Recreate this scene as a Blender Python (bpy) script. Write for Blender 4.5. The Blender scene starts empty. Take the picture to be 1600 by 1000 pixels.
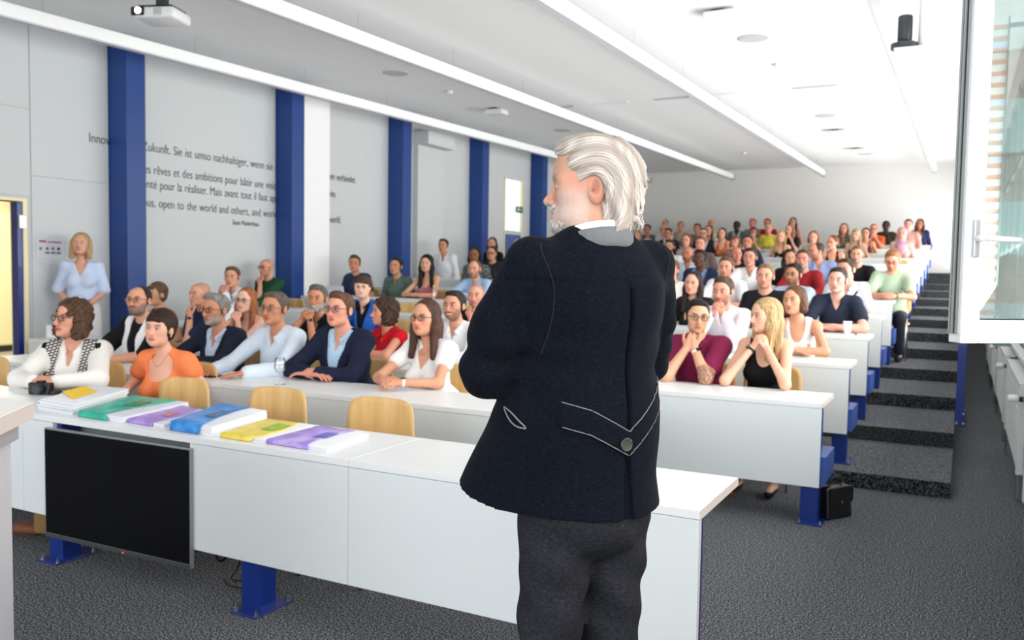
import bpy, math, random, time
import numpy as np
from mathutils import Matrix, Vector
from mathutils.bvhtree import BVHTree
T0 = time.time()
sc = bpy.context.scene
col = sc.collection
# ------------------------------------------------------------------ camera, world, light, exposure
cam_d = bpy.data.cameras.new('camera'); cam = bpy.data.objects.new('camera', cam_d); col.objects.link(cam)
cam_d.sensor_width = 36.0; cam_d.lens = 36.0 * 1346 / 1600; cam_d.clip_start = .05; cam_d.clip_end = 300
cam.matrix_world = Matrix(((0.88510959, -0.04133261, 0.46354356, 0), (0.46509188, 0.04335602, -0.88420009, 0),
                           (0.0164489, 0.99820432, 0.05759829, 1.51), (0, 0, 0, 1)))
cam_d.dof.use_dof = True; cam_d.dof.focus_distance = 2.15; cam_d.dof.aperture_fstop = 5.0
sc.camera = cam
world = bpy.data.worlds.new('world'); sc.world = world; world.use_nodes = True
bg = world.node_tree.nodes['Background']; bg.inputs[0].default_value = (.93, .97, 1, 1); bg.inputs[1].default_value = 2.4
def area(name, loc, rot, sx, sy, power, color=(1, 1, 1)):
    d = bpy.data.lights.new(name, 'AREA'); d.shape = 'RECTANGLE'; d.size = sx; d.size_y = sy; d.energy = power; d.color = color
    o = bpy.data.objects.new(name, d); col.objects.link(o); o.location = loc; o.rotation_euler = rot; return o
# fill light added behind the photographer; daylight entering the right-hand window band
area('front_fill_light', (-4.6, -4.6, 2.3), (math.radians(90), 0, 0), 8.0, 2.6, 112, (.95, .98, 1))
area('side_window_daylight', (.64, -.6, 2.2), (math.radians(90), 0, math.radians(90)), 6.5, 2.6, 112, (1, .985, .96))
area('side_window_daylight', (.72, 13.4, 2.3), (math.radians(118), 0, math.radians(90)), 19.6, 2.7, 1230, (1, .99, .97))
sc.view_settings.view_transform = 'Standard'; sc.view_settings.look = 'None'
sc.view_settings.gamma = 1; sc.view_settings.use_curve_mapping = False
sc.view_settings.exposure = 0.12
sc.cycles.max_bounces = 7; sc.cycles.diffuse_bounces = 5; sc.cycles.transparent_max_bounces = 12

# ------------------------------------------------------------------ materials
def lin(c):
    if isinstance(c, str): c = tuple(int(c[i:i + 2], 16) for i in (0, 2, 4))
    return tuple((v / 255 / 12.92) if v / 255 <= .04045 else ((v / 255 + .055) / 1.055) ** 2.4 for v in c[:3])
_M = {}
def mat(key, c=None, rough=.5, metal=0, spec=.5, noise=0, nscale=60, bump=0, stretch=None, emit=0, coat=0):
    if key in _M: return _M[key]
    m = bpy.data.materials.new(key); m.use_nodes = True; _M[key] = m
    nt = m.node_tree; b = nt.nodes['Principled BSDF']; L = nt.links.new
    c4 = (*lin(c), 1)
    b.inputs['Base Color'].default_value = c4; b.inputs['Roughness'].default_value = rough
    b.inputs['Metallic'].default_value = metal; b.inputs['Specular IOR Level'].default_value = spec
    b.inputs['Coat Weight'].default_value = coat
    if emit:
        b.inputs['Emission Color'].default_value = c4; b.inputs['Emission Strength'].default_value = emit
    if noise or bump:
        tc = nt.nodes.new('ShaderNodeTexCoord'); mp = nt.nodes.new('ShaderNodeMapping')
        n = nt.nodes.new('ShaderNodeTexNoise'); n.inputs['Scale'].default_value = nscale; n.inputs['Detail'].default_value = 3
        L(tc.outputs['Object'], mp.inputs[0]); L(mp.outputs[0], n.inputs['Vector'])
        if stretch: mp.inputs['Scale'].default_value = stretch
        if noise:
            mx = nt.nodes.new('ShaderNodeMix'); mx.data_type = 'RGBA'
            mx.inputs[6].default_value = tuple(max(0, v * (1 - noise)) for v in c4[:3]) + (1,)
            mx.inputs[7].default_value = tuple(min(1, v * (1 + noise)) for v in c4[:3]) + (1,)
            L(n.outputs['Fac'], mx.inputs[0]); L(mx.outputs[2], b.inputs['Base Color'])
        if bump:
            bp = nt.nodes.new('ShaderNodeBump'); bp.inputs['Strength'].default_value = bump; bp.inputs['Distance'].default_value = .004
            L(n.outputs['Fac'], bp.inputs['Height']); L(bp.outputs[0], b.inputs['Normal'])
    return m
def ramp_mat(key, stops, rough, scale, detail=4, bump=.3, dist=.004, stretch=None, ntype='noise', spec=.3, coords='Object'):
    if key in _M: return _M[key]
    m = bpy.data.materials.new(key); m.use_nodes = True; _M[key] = m
    nt = m.node_tree; b = nt.nodes['Principled BSDF']; L = nt.links.new
    tc = nt.nodes.new('ShaderNodeTexCoord'); mp = nt.nodes.new('ShaderNodeMapping'); L(tc.outputs[coords], mp.inputs[0])
    if stretch: mp.inputs['Scale'].default_value = stretch
    if ntype == 'wave':
        n = nt.nodes.new('ShaderNodeTexWave'); n.inputs['Scale'].default_value = scale; n.inputs['Distortion'].default_value = 6; n.inputs['Detail'].default_value = detail
    else:
        n = nt.nodes.new('ShaderNodeTexNoise'); n.inputs['Scale'].default_value = scale; n.inputs['Detail'].default_value = detail
    L(mp.outputs[0], n.inputs['Vector'])
    r = nt.nodes.new('ShaderNodeValToRGB'); L(n.outputs['Fac'], r.inputs[0])
    e = r.color_ramp.elements
    e[0].position, e[0].color = stops[0][0], (*lin(stops[0][1]), 1)
    e[1].position, e[1].color = stops[-1][0], (*lin(stops[-1][1]), 1)
    for p, c in stops[1:-1]:
        x = e.new(p); x.color = (*lin(c), 1)
    L(r.outputs[0], b.inputs['Base Color']); b.inputs['Roughness'].default_value = rough; b.inputs['Specular IOR Level'].default_value = spec
    if bump:
        bp = nt.nodes.new('ShaderNodeBump'); bp.inputs['Strength'].default_value = bump; bp.inputs['Distance'].default_value = dist
        L(n.outputs['Fac'], bp.inputs['Height']); L(bp.outputs[0], b.inputs['Normal'])
    return m
def glass_mat(key, tint, alpha, rough=.02):
    if key in _M: return _M[key]
    m = bpy.data.materials.new(key); m.use_nodes = True; _M[key] = m
    nt = m.node_tree; nt.nodes.clear(); L = nt.links.new
    o = nt.nodes.new('ShaderNodeOutputMaterial'); t = nt.nodes.new('ShaderNodeBsdfTransparent'); t.inputs[0].default_value = (*lin(tint), 1)
    g = nt.nodes.new('ShaderNodeBsdfGlossy'); g.inputs['Roughness'].default_value = rough; g.inputs[0].default_value = (*lin(tint), 1)
    fr = nt.nodes.new('ShaderNodeFresnel'); fr.inputs[0].default_value = 1.45
    mu = nt.nodes.new('ShaderNodeMath'); mu.operation = 'ADD'; mu.inputs[1].default_value = alpha; L(fr.outputs[0], mu.inputs[0])
    mx = nt.nodes.new('ShaderNodeMixShader'); L(mu.outputs[0], mx.inputs[0]); L(t.outputs[0], mx.inputs[1]); L(g.outputs[0], mx.inputs[2]); L(mx.outputs[0], o.inputs[0])
    return m
WHITE = mat('white_laminate', 'eceeee', .32, noise=.015, nscale=300)
PANEL = mat('desk_panel_white', 'dfe5e6', .4, noise=.012, nscale=250)
EDGE = mat('beech_edge', 'd9cbc2', .5)
BLUE = mat('blue_steel_paint', '042b7c', .38, coat=.2)
CBLUE = mat('column_blue_paint', '00377e', .42)
STEEL = mat('zinc_steel', 'b4b6b8', .3, 1)
DARKM = mat('dark_metal', '3c3f44', .45, .4)
BLACK = mat('black_plastic', '0b0b0d', .35)
WALLM = mat('wall_plaster', 'c3c5c7', .7, noise=.01, nscale=4, bump=.04)
CEILM = mat('ceiling_plaster', 'ebebec', .8, noise=.008, nscale=3)
BACKM = mat('back_wall_plaster', 'e9e8e6', .8, noise=.008, nscale=3)
ALU = mat('aluminium_frame', 'b7bdbe', .35, .6)
FRAMEW = mat('window_frame_white', 'eceef0', .35)
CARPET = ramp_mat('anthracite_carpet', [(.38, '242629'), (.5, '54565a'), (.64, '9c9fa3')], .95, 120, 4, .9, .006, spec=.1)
RISER_SHADE = ramp_mat('riser_carpet_shaded', [(.40, '101214'), (.5, '2e3134'), (.64, '6a6d70')], .95, 120, 4, .9, .006, spec=.1)  # same carpet made darker: the risers' shade put into the colour
BIRCH = ramp_mat('birch_plywood', [(.2, 'd3a260'), (.5, 'e2b878'), (.8, 'ebc68c')], .38, 2.2, 5, .04, .001, stretch=(9, 9, 1.2), spec=.4)
# ------------------------------------------------------------------ mesh helpers
def mesh_obj(name, verts, faces, m, parent=None, smooth=False, loc=None):
    me = bpy.data.meshes.new(name); me.from_pydata([tuple(v) for v in verts], [], faces); me.validate(); me.update()
    if m: me.materials.append(m)
    if smooth: me.polygons.foreach_set('use_smooth', [True] * len(me.polygons))
    o = bpy.data.objects.new(name, me); col.objects.link(o)
    if loc: o.location = loc
    if parent: o.parent = parent
    return o
class MB:
    def __init__(s): s.v = []; s.f = []
    def add(s, vs, fs):
        n = len(s.v); s.v += [tuple(v) for v in vs]; s.f += [[i + n for i in f] for f in fs]
    def box(s, x0, x1, y0, y1, z0, z1, bev=0.0, R=None, c=None):
        if bev:
            b = min(bev, (x1 - x0) / 2.01, (y1 - y0) / 2.01, (z1 - z0) / 2.01)
            import bmesh
            bm = bmesh.new(); bmesh.ops.create_cube(bm, size=1)
            for v in bm.verts: v.co = Vector(((x0 + x1) / 2 + v.co.x * (x1 - x0), (y0 + y1) / 2 + v.co.y * (y1 - y0), (z0 + z1) / 2 + v.co.z * (z1 - z0)))
            bmesh.ops.bevel(bm, geom=bm.edges[:], offset=b, segments=2, affect='EDGES', profile=.5)
            bm.verts.index_update()
            vs = [v.co.copy() for v in bm.verts]; fs = [[v.index for v in f.verts] for f in bm.faces]; bm.free()
        else:
            vs = [Vector(p) for p in ((x0, y0, z0), (x1, y0, z0), (x1, y1, z0), (x0, y1, z0), (x0, y0, z1), (x1, y0, z1), (x1, y1, z1), (x0, y1, z1))]
            fs = [[0, 3, 2, 1], [4, 5, 6, 7], [0, 1, 5, 4], [1, 2, 6, 5], [2, 3, 7, 6], [3, 0, 4, 7]]
        if R is not None:
            c = Vector(c) if c is not None else Vector(((x0 + x1) / 2, (y0 + y1) / 2, (z0 + z1) / 2))
            vs = [R @ (v - c) + c for v in vs]
        s.add(vs, fs); return s
    def tube(s, pts, r, n=10, caps=True, r2=None):
        pts = [Vector(p) for p in pts]; rings = []
        up = Vector((0, 0, 1))
        for i, p in enumerate(pts):
            d = (pts[min(i + 1, len(pts) - 1)] - pts[max(i - 1, 0)]).normalized()
            a = d.cross(up)
            if a.length < .05: a = d.cross(Vector((1, 0, 0)))
            a.normalize(); b = d.cross(a)
            rr = r if r2 is None else r + (r2 - r) * i / (len(pts) - 1)
            rings.append([p + a * math.cos(t) * rr + b * math.sin(t) * rr for t in [2 * math.pi * k / n for k in range(n)]])
        vs = [q for rg in rings for q in rg]; fs = []
        for i in range(len(pts) - 1):
            for k in range(n):
                a0 = i * n + k; a1 = i * n + (k + 1) % n
                fs.append([a0, a1, a1 + n, a0 + n])
        if caps: fs.append(list(range(n))[::-1]); fs.append([(len(pts) - 1) * n + k for k in range(n)])
        s.add(vs, fs); return s
    def lathe(s, prof, c=(0, 0, 0), n=20, axis='z'):
        vs = []; fs = []
        for r, z in prof:
            for k in range(n):
                t = 2 * math.pi * k / n; x, y = r * math.cos(t), r * math.sin(t)
                p = {'z': (x, y, z), 'y': (x, z, y), 'x': (z, x, y)}[axis]
                vs.append((p[0] + c[0], p[1] + c[1], p[2] + c[2]))
        for i in range(len(prof) - 1):
            for k in range(n):
                a0 = i * n + k; a1 = i * n + (k + 1) % n; fs.append([a0, a1, a1 + n, a0 + n])
        fs.append(list(range(n))[::-1]); fs.append([(len(prof) - 1) * n + k for k in range(n)])
        s.add(vs, fs); return s
    def build(s, name, m, parent=None, smooth=False, loc=None):
        return mesh_obj(name, s.v, s.f, m, parent, smooth, loc)
def B(name, m, x0, x1, y0, y1, z0, z1, parent=None, bev=0.0):
    return MB().box(x0, x1, y0, y1, z0, z1, bev).build(name, m, parent)
def tag(o, label, cat, group=None, kind=None):
    if label: o['label'] = label
    if cat: o['category'] = cat
    if group: o['group'] = group
    if kind: o['kind'] = kind
    return o
def thing(name, label, cat, loc=(0, 0, 0), rz=0, group=None):
    o = bpy.data.objects.new(name, None); o.empty_display_size = .1; col.objects.link(o); o.location = loc; o.rotation_euler = (0, 0, rz)
    return tag(o, label, cat, group)
def struct(o): o['kind'] = 'structure'; return o
def copy_tree(o, parent=None):
    c = o.copy(); col.objects.link(c)
    if parent: c.parent = parent
    for ch in list(o.children): copy_tree(ch, c)
    return c

# ------------------------------------------------------------------ room shell
XW, YB = -8.71, 23.5
def zc(y): return 3.95 + .0149 * y
def rowf(n): return 5.42 + 1.345 * n          # front edge of desk row n (n = -2 is the lecturer-side desk)
def rowz(n): return max(0.0, .125 * n - .015) # floor under it
struct(B('floor', CARPET, XW - .2, 1.0, -5, YB + .3, -.1, 0))
for i in range(1, 14):
    y0 = 6.53 + 1.345 * (i - 1); z = .11 + .125 * (i - 1); y1 = YB if i == 13 else y0 + 1.345
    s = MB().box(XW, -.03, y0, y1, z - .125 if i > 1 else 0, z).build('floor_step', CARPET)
    s.data.materials.append(RISER_SHADE); s.data.polygons[2].material_index = 1
    struct(s)
struct(B('floor_step', CARPET, XW, -8.02, 5.5, 6.53, 0, .11))
c = MB(); c.add([(XW - .2, -5, zc(-5)), (1.0, -5, zc(-5)), (1.0, YB + .3, zc(YB + .3)), (XW - .2, YB + .3, zc(YB + .3)),
                 (XW - .2, -5, zc(-5) + .2), (1.0, -5, zc(-5) + .2), (1.0, YB + .3, zc(YB + .3) + .2), (XW - .2, YB + .3, zc(YB + .3) + .2)],
                [[0, 1, 2, 3], [4, 7, 6, 5], [0, 4, 5, 1], [1, 5, 6, 2], [2, 6, 7, 3], [3, 7, 4, 0]])
ceiling = struct(c.build('ceiling', CEILM))
struct(B('wall_back', BACKM, XW - .2, 1.0, YB, YB + .2, 0, zc(YB) + .02))
# left wall with the doorway (y 4.45..5.62) left open
wl = MB()
wl.box(XW - .18, XW, -5, 4.45, 0, zc(-5)).box(XW - .18, XW, 4.45, 5.64, 2.14, 4.2).box(XW - .18, XW, 5.64, 15.95, 0, 4.3).box(XW - .18, XW, 15.95, 17.2, 3.5, 4.4)
wl.box(XW - .18, XW, 15.95, 16.16, 0, 3.5).box(XW - .18, XW, 17.0, 17.2, 0, 3.5).box(XW - .18, XW, 17.2, YB, 0, 4.5).box(XW - .18, XW, 16.16, 17.0, 0, 1.0)
wall_left = struct(wl.build('wall_left', WALLM))
# wall cladding boards around the doorway, their joints recessed
PNL = mat('wall_cladding', 'c4c8ca', .6, noise=.01, nscale=5)
for (a, b_, z0, z1) in ((2.6, 5.69, 3.105, 3.98), (2.6, 5.69, 2.2, 3.095), (5.70, 6.62, 2.42, 3.98), (5.70, 6.62, .12, 2.41), (7.13, 9.28, .12, 3.98)):
    B('wall_panel', PNL, XW, XW + .012, a, b_, z0, z1, wall_left, .002)
# corridor beyond the doorway
CREAM = mat('cream_paint', 'efe3b8', .6, noise=.01)
struct(MB().box(XW - 6.1, XW - 6.0, 2.0, 12.4, 0, 3.4).box(XW - 6.1, XW - .18, 12.3, 12.4, 0, 3.4).box(XW - 6.1, XW - .18, 2.0, 2.1, 0, 3.4).build('wall_corridor', CREAM))
struct(B('floor_corridor', mat('corridor_lino', '9a9a88', .4), XW - 6.1, XW - .0, 2.0, 12.4, -.1, .0))
struct(B('ceiling_corridor', CEILM, XW - 6.1, XW - .18, 2.0, 12.4, 3.4, 3.5))
area('corridor_lamp', (XW - 3.5, 7.6, 3.3), (0, 0, 0), 3.2, 1.0, 230, (1, .95, .82))
struct(B('trim_corridor', mat('dark_baseboard', '2b2f2e', .5), XW - 6.0, XW - 5.98, 2.1, 12.3, 0, .11))
dr = thing('door_frame', 'cream wooden frame of the open doorway in the left wall', 'door frame', (XW, 5.6, 0)); dr['kind'] = 'structure'
B('jamb', CREAM, -.2, .02, .0, .045, 0, 2.14, dr); B('lintel', CREAM, -.2, .02, -1.15, .045, 2.14, 2.17, dr); B('jamb', CREAM, -.2, .02, -1.19, -1.15, 0, 2.17, dr)
B('hinge', ALU, .0, .035, -.05, .03, 1.86, 2.0, dr, .004)
struct(B('door_edge', BLUE, XW - .1, XW + .005, 5.545, 5.60, 0, 2.13))
cd = thing('corridor_cupboard', 'cream corridor cupboard with a brass lock plate seen through the left doorway', 'cupboard', (XW - 5.98, 9.05, 0))
B('carcass', CREAM, 0, .4, -.9, .36, .1, 2.35, cd, .004); B('cupboard_door', CREAM, .4, .42, -.72, .355, .12, 2.3, cd, .003); B('lock_plate', mat('brass', 'b89a50', .35, .8), .42, .43, .16, .34, .86, .99, cd, .003); B('plinth', mat('dark_baseboard'), .02, .38, -.88, .34, 0, .1, cd)
tag(MB().box(XW - 5.56, XW - 5.54, 9.30, 9.40, 1.35, 1.6).build('corridor_notice', mat('green_print', '9db98b', .5)), 'small green tag hanging on the cream corridor cupboard', 'notice')
# columns
for i in range(5):
    y = 6.63 + 2.69 * i
    o = B('column', CBLUE, XW, -8.4, y, y + .25, 0, zc(y) + .02, None, .004)
    struct(o)
struct(B('pilaster', mat('pilaster_white', 'e9e9ea', .6), XW, -8.41, 9.585, 10.14, 0, zc(9.9)))
struct(B('pilaster', WALLM, XW, -8.5, 12.27, 12.36, 0, zc(12)))
struct(B('wall_duct', WALLM, XW, -8.38, 12.74, 13.63, 3.69, 3.92, None, .004))
struct(B('wall_duct', WALLM, XW, -8.6, 12.75, 13.62, 1.0, 3.69))
# glazed door in the left wall, far up the hall
dw = thing('door_far', 'tall frosted glass door pane high in the left wall between blue columns', 'door', (XW, 16.16, 0)); dw['kind'] = 'structure'
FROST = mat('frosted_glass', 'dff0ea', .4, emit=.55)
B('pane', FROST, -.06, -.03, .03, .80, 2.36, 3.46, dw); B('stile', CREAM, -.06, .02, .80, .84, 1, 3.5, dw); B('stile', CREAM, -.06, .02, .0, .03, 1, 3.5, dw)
B('lower_panel', mat('grey_blue_panel', '4f5f9c', .5), -.06, .0, .03, .80, 1.1, 2.28, dw); B('rail', WALLM, -.06, .01, .0, .84, 2.28, 2.36, dw); B('rail', WALLM, -.06, .01, .0, .84, 3.46, 3.5, dw)
ex = MB().box(XW + .0, XW + .02, 16.72, 17.0, 2.77, 2.90).build('exit_sign', mat('exit_green', '2e6048', .5))
tag(ex, 'small dark green exit sign on the frosted glass door far back', 'sign')
MB().box(XW + .02, XW + .022, 16.76, 16.83, 2.80, 2.87).box(XW + .02, XW + .022, 16.87, 16.95, 2.825, 2.845).build('pictogram', mat('sign_white', 'e8f0ea', .5), ex)
dd = tag(MB().box(XW, XW + .12, 15.1, 15.25, 3.5, 3.6, .01).box(XW, XW + .1, 15.1, 15.25, 3.3, 3.38, .01).build('wall_sensor', mat('grey_pl', 'a8a8a4', .5)), 'small grey sensor pair on the left wall near the fourth column', 'sensor')
# wall lettering
INK = mat('wall_lettering', '3a3c40', .6)
def text(body, size, y, z, m=INK, sx=.62, x=XW + .016, align='LEFT', parent=None, rot=None, name='wall_text', ext=.001, width=None):
    cu = bpy.data.curves.new(name, 'FONT'); cu.body = body; cu.size = size; cu.align_x = align; cu.extrude = ext; cu.offset = -.0012 if size > .1 else 0
    t = bpy.data.objects.new(name, cu); col.objects.link(t)
    bpy.context.view_layer.update()
    dg = bpy.context.evaluated_depsgraph_get(); me = bpy.data.meshes.new_from_object(t.evaluated_get(dg))
    w = max(v.co.x for v in me.vertices) - min(v.co.x for v in me.vertices)
    bpy.data.objects.remove(t)
    if width: sx = width / w
    me.materials.append(m)
    o = bpy.data.objects.new(name, me); col.objects.link(o)
    # lettering read while looking towards -X: local x -> +Y, local y -> +Z
    o.matrix_world = rot if rot else Matrix(((0, 0, 1, x), (sx, 0, 0, y), (0, 1, 0, z), (0, 0, 0, 1)))
    if parent: o.parent = parent
    return o
LG = 'lettering lines on the left wall'
def tl(body, y0, y1, z, lab, size=.155):
    t = thing('lettering_line', lab, 'lettering', (XW + .016, y0, z), 0, LG)
    words = body.split(' '); objs = []; sp = size * .42; cur = 0.0
    for w in words:
        o = text(w, size, 0, 0, x=0, name='word', rot=Matrix.Identity(4)); xs = [v.co.x for v in o.data.vertices]; objs.append((o, cur, min(xs))); cur += max(xs) - min(xs) + sp
    k = (y1 - y0) / (cur - sp)
    for o, c, m0 in objs:
        o.matrix_world = Matrix.Identity(4); o.parent = t; o.matrix_local = Matrix(((0, 0, 1, 0), (k, 0, 0, (c - m0) * k), (0, 1, 0, 0), (0, 0, 0, 1)))
tl('Innovation ist Zukunft. Sie ist umso nachhaltiger, wenn sie das Wissen von Menschen verbindet.', 6.38, 11.13, 2.86, 'topmost German line of dark lettering on the left wall')
tl('Il faut des r\u00eaves et des ambitions pour b\u00e2tir une vision et chercher des chemins', 6.73, 10.62, 2.595, 'second line of wall lettering, French, about r\u00eaves et ambitions')
tl('la volont\u00e9 pour la r\u00e9aliser. Mais avant tout il faut apprendre \u00e0 les partager', 6.82, 10.36, 2.42, 'third line of wall lettering, French, starting behind the first column')
tl('Be curious, open to the world and others, and work together for a better world.', 6.73, 10.76, 2.20, 'fourth line of wall lettering, English, open to the world')
tl('Sean Maderthau', 8.497, 8.98, 2.06, 'small faint signature line under the wall lettering', .09)
# safety notice on the wall
nt_ = thing('wall_notice', 'white notice with red heading and four pictograms beside the standing woman', 'notice', (XW + .012, 5.74, 1.55))
B('sheet', mat('notice_paper', 'c9ccd6', .4), 0, .008, 0, .31, 0, .215, nt_, .002)
RED = mat('print_red', 'a8323e', .5); GRY = mat('print_grey', '5b5f66', .5); GRN = mat('print_green', '4b8a5c', .5)
MB().box(.008, .0095, .03, .11, .175, .197).build('red_heading', RED, nt_)
MB().box(.008, .0095, .125, .285, .172, .19).build('red_heading', mat('print_pink', 'a86a76', .5), nt_)
for k, (mm, yy) in enumerate(((GRN, .045), (RED, .12), (GRY, .185), (mat('print_dark', '2c2b33', .5), .25))):
    MB().lathe([(.001, .008), (.017, .008), (.017, .0095), (.001, .0095)], (0, yy, .11), 12, 'x').build('pictogram', mm, nt_)
    if k: MB().box(.008, .0092, yy - .025, yy + .025, .055, .075).build('caption', GRY, nt_)
# light rails hanging under the ceiling
RAILM = mat('rail_white', 'eef0f0', .35); RAILU = mat('rail_diffuser', 'c9c6cf', .5)
for k, (x, side) in enumerate(((-7.72, 'nearest the left wall'), (-5.45, 'second from the left wall'), (-3.21, 'third from the left wall'), (-.74, 'nearest the windows'))):
    y0, y1 = -2.0, 22.5
    t = thing('light_rail', 'long white hanging light rail, ' + side, 'light rail', (x, y0, 3.62 + .0149 * y0), 0, 'light rails under the ceiling')
    t.rotation_euler = (.0149, 0, 0)
    L_ = y1 - y0
    MB().box(-.05, .05, 0, L_, .012, .135, .006).build('housing', RAILM, t)
    B('diffuser', RAILU, -.042, .042, .02, L_ - .3, .0, .012, t)
    MB().box(-.055, .055, L_, L_ + .25, .0, .14, .01).build('end_cap', mat('rail_end', 'a9abac', .4), t)
    for j in range(1, 14):
        MB().tube([(0, j * 1.8, .13), (0, j * 1.8, .42)], .0018, 5).build('wire', STEEL, t)
# ceiling fittings
def cz(x, y): return (x, y, zc(y))
FIT = mat('fitting_white', 'e2e3e4', .5); FITG = mat('fitting_grey', 'bdbec0', .6)
for (x, y, w) in ((-2.16, 9.7, 'near the front'), (-2.17, 15.3, 'in the middle of the hall'), (-6.77, 9.5, 'over the front left seats'), (-6.84, 15.0, 'over the middle left seats'), (-2.1, 21.0, 'close to the back wall')):
    tag(MB().lathe([(.17, 0), (.17, -.008), (.15, -.014), (.02, -.014)], (0, 0, 0), 28).build('ceiling_speaker', FITG, None, False, cz(x, y)), 'round flush ceiling loudspeaker grille ' + w, 'loudspeaker')
for (x, y, w) in ((-2.2, 8.5, 'nearest the photographer'), (-2.2, 17.0, 'toward the back'), (-2.15, 19.9, 'just before the back wall'), (-6.85, 12.4, 'over the left seats'), (-6.8, 17.6, 'far back over the left seats')):
    t = thing('ceiling_projector_box', 'white box fitting under the ceiling ' + w, 'ceiling fitting', cz(x, y))
    MB().box(-.16, .16, -.12, .12, -.11, -.03, .012).build('casing', FIT, t); MB().box(-.1, .02, -.06, .06, -.03, 0).build('bracket', DARKM, t)
for (x, y, w) in ((-2.17, 11.1, 'between the window rails'), (-4.51, 19.7, 'far back in the middle'), (-6.78, 10.85, 'over the left seats')):
    t = thing('smoke_detector', 'small round white smoke detector ' + w, 'detector', cz(x, y))
    MB().lathe([(.05, 0), (.055, -.02), (.04, -.045), (.015, -.05)], (0, 0, 0), 18).build('dome', FIT, t); MB().lathe([(.06, 0), (.06, -.006), (.01, -.006)], (0, 0, 0), 18).build('base_ring', FITG, t)
for (x0, x1, mm, w) in ((-2.26, -1.68, FITG, 'nearest the windows'), (-3.35, -2.71, FIT, 'second from the windows'), (-4.28, -3.73, FITG, 'in the middle'), (-5.3, -4.7, FIT, 'fourth from the windows'), (-6.03, -5.6, FITG, 'nearest the left wall')):
    tag(B('ceiling_slot', mm, x0, x1, 12.68, 12.74, zc(12.7) - .018, zc(12.7) - .002), 'narrow grey ventilation slot in the ceiling ' + w, 'vent', 'ceiling vent slots')
# projector at upper left
pj = thing('projector', 'white ceiling projector with its lens lit, upper left', 'projector', (-6.62, 5.62, 3.79), math.radians(20)); pj.scale = (.82, .82, .8)
MB().box(-.24, .24, -.20, .20, -.075, .05, .03).build('casing', FIT, pj, True)
MB().box(-.255, -.1, -.215, -.12, -.05, .045, .015).build('lens_housing', BLACK, pj)
MB().lathe([(.001, -.225), (.034, -.225), (.036, -.21)], (-.165, 0, 0), 20, 'y').build('lens', mat('lens_light', 'eef2ff', .3, emit=9), pj)
for k in range(5): B('vent_slat', FITG, .01 + k * .02, .02 + k * .02, -.206, -.2, -.05, .03, pj)
MB().box(-.05, .05, -.05, .05, .05, .43).build('mount', DARKM, pj); MB().box(-.2, .2, -.16, .16, .05, .075, .005).build('mount_plate', BLACK, pj)
# loudspeaker / camera hanging near the windows
cs = thing('ceiling_camera', 'dark grey cylindrical camera hanging on a white pole by the windows', 'camera', (-.47, 7.55, 3.3), 0)
MB().lathe([(.05, .06), (.055, .08), (.055, .25), (.05, .262), (.01, .262)], (-.03, 0, 0), 24).build('body', DARKM, cs, True)
MB().lathe([(.08, 0), (.1, .008), (.1, .045), (.08, .055), (.05, .06), (.01, .06)], (-.03, 0, 0), 24).build('foot', mat('camera_dark', '35383d', .5), cs)
MB().box(-.1, .14, -.1, .1, -.012, 0, .004).build('shelf', FIT, cs); MB().tube([(.1, 0, -.01), (.1, 0, .76)], .035, 16).build('pole', FIT, cs, True)
# ------------------------------------------------------------------ right-hand window wall
XR = .46
struct(B('wall_right', WALLM, XR, XR + .2, 3.0, YB, 0, .92)); struct(B('wall_right', WALLM, XR, XR + .2, 3.0, YB, 3.75, 4.4))
struct(B('wall_right', WALLM, XR, XR + .2, -5, 3.0, 0, .92)); struct(B('wall_right', WALLM, XR, XR + .2, -5, 3.0, 3.6, 4.2))
GL = glass_mat('window_glass', 'fbfdfc', .02)
FG = mat('window_frame_grey', '7f9294', .4, .3)
k = 0
for y in np.arange(3.5, 23, 1.62):
    k += 1
    w = thing('window_%d' % k, None, None, (XR, float(y), .92)); w['kind'] = 'structure'
    MB().box(.0, .08, 0, .07, 0, 2.83).build('mullion', FG, w)
    B('frame_rail', FG, .01, .07, .07, 1.62, 0, .07, w); B('frame_rail', FG, .01, .07, .07, 1.62, 2.76, 2.83, w); B('frame_rail', FG, .01, .07, .07, 1.62, 1.85, 1.9, w)
    B('pane', GL, .035, .043, .07, 1.62, .07, 2.76, w)
struct(B('window_sill', FRAMEW, XR - .06, XR + .02, 3.0, YB, .88, .92, None, .004))
# outside: brick facade opposite with pale bands
BRICK = ramp_mat('brick_outside', [(.3, 'b98a78'), (.7, 'dbb5a4')], .8, 5, 3, 0)
fac = thing('facade', 'brick building facade with pale window bands seen through the windows', 'building', (9.0, 0, 0))
MB().box(0, .4, -10, 60, -4, 12).build('brick_wall', BRICK, fac)
for j in range(12): B('window_band', mat('facade_pane', 'dfe4e2', .2), -.05, 0, -9, 59, -3.2 + j * 1.25, -2.55 + j * 1.25, fac)
struct(B('ground_outside', mat('asphalt', '8f8f8c', .9), 1.0, 30, -30, 60, -.6, -.5))
# slatted sun blind behind the open sash
bl = thing('sun_blind', 'stack of white and terracotta blind slats seen through the open window', 'blind', (.21, 9.2, 0))
for j in range(27):
    z = 1.0 + j * .105
    MB().box(-.075, .045, -.01, .012, z, z + .06, .003).build('slat', FRAMEW if j % 5 else mat('slat_blue', 'd3e0f4', .4), bl)
    MB().box(-.073, .043, -.0, .006, z + .06, z + .105).build('slat', mat('slat_terracotta', 'e2b9a8', .6), bl)
MB().box(.045, .06, -.03, .03, .88, 3.9).box(.045, .27, -.012, .012, .88, .915).box(.045, .27, -.012, .012, 3.8, 3.84).build('guide_rail', FG, bl)
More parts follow.
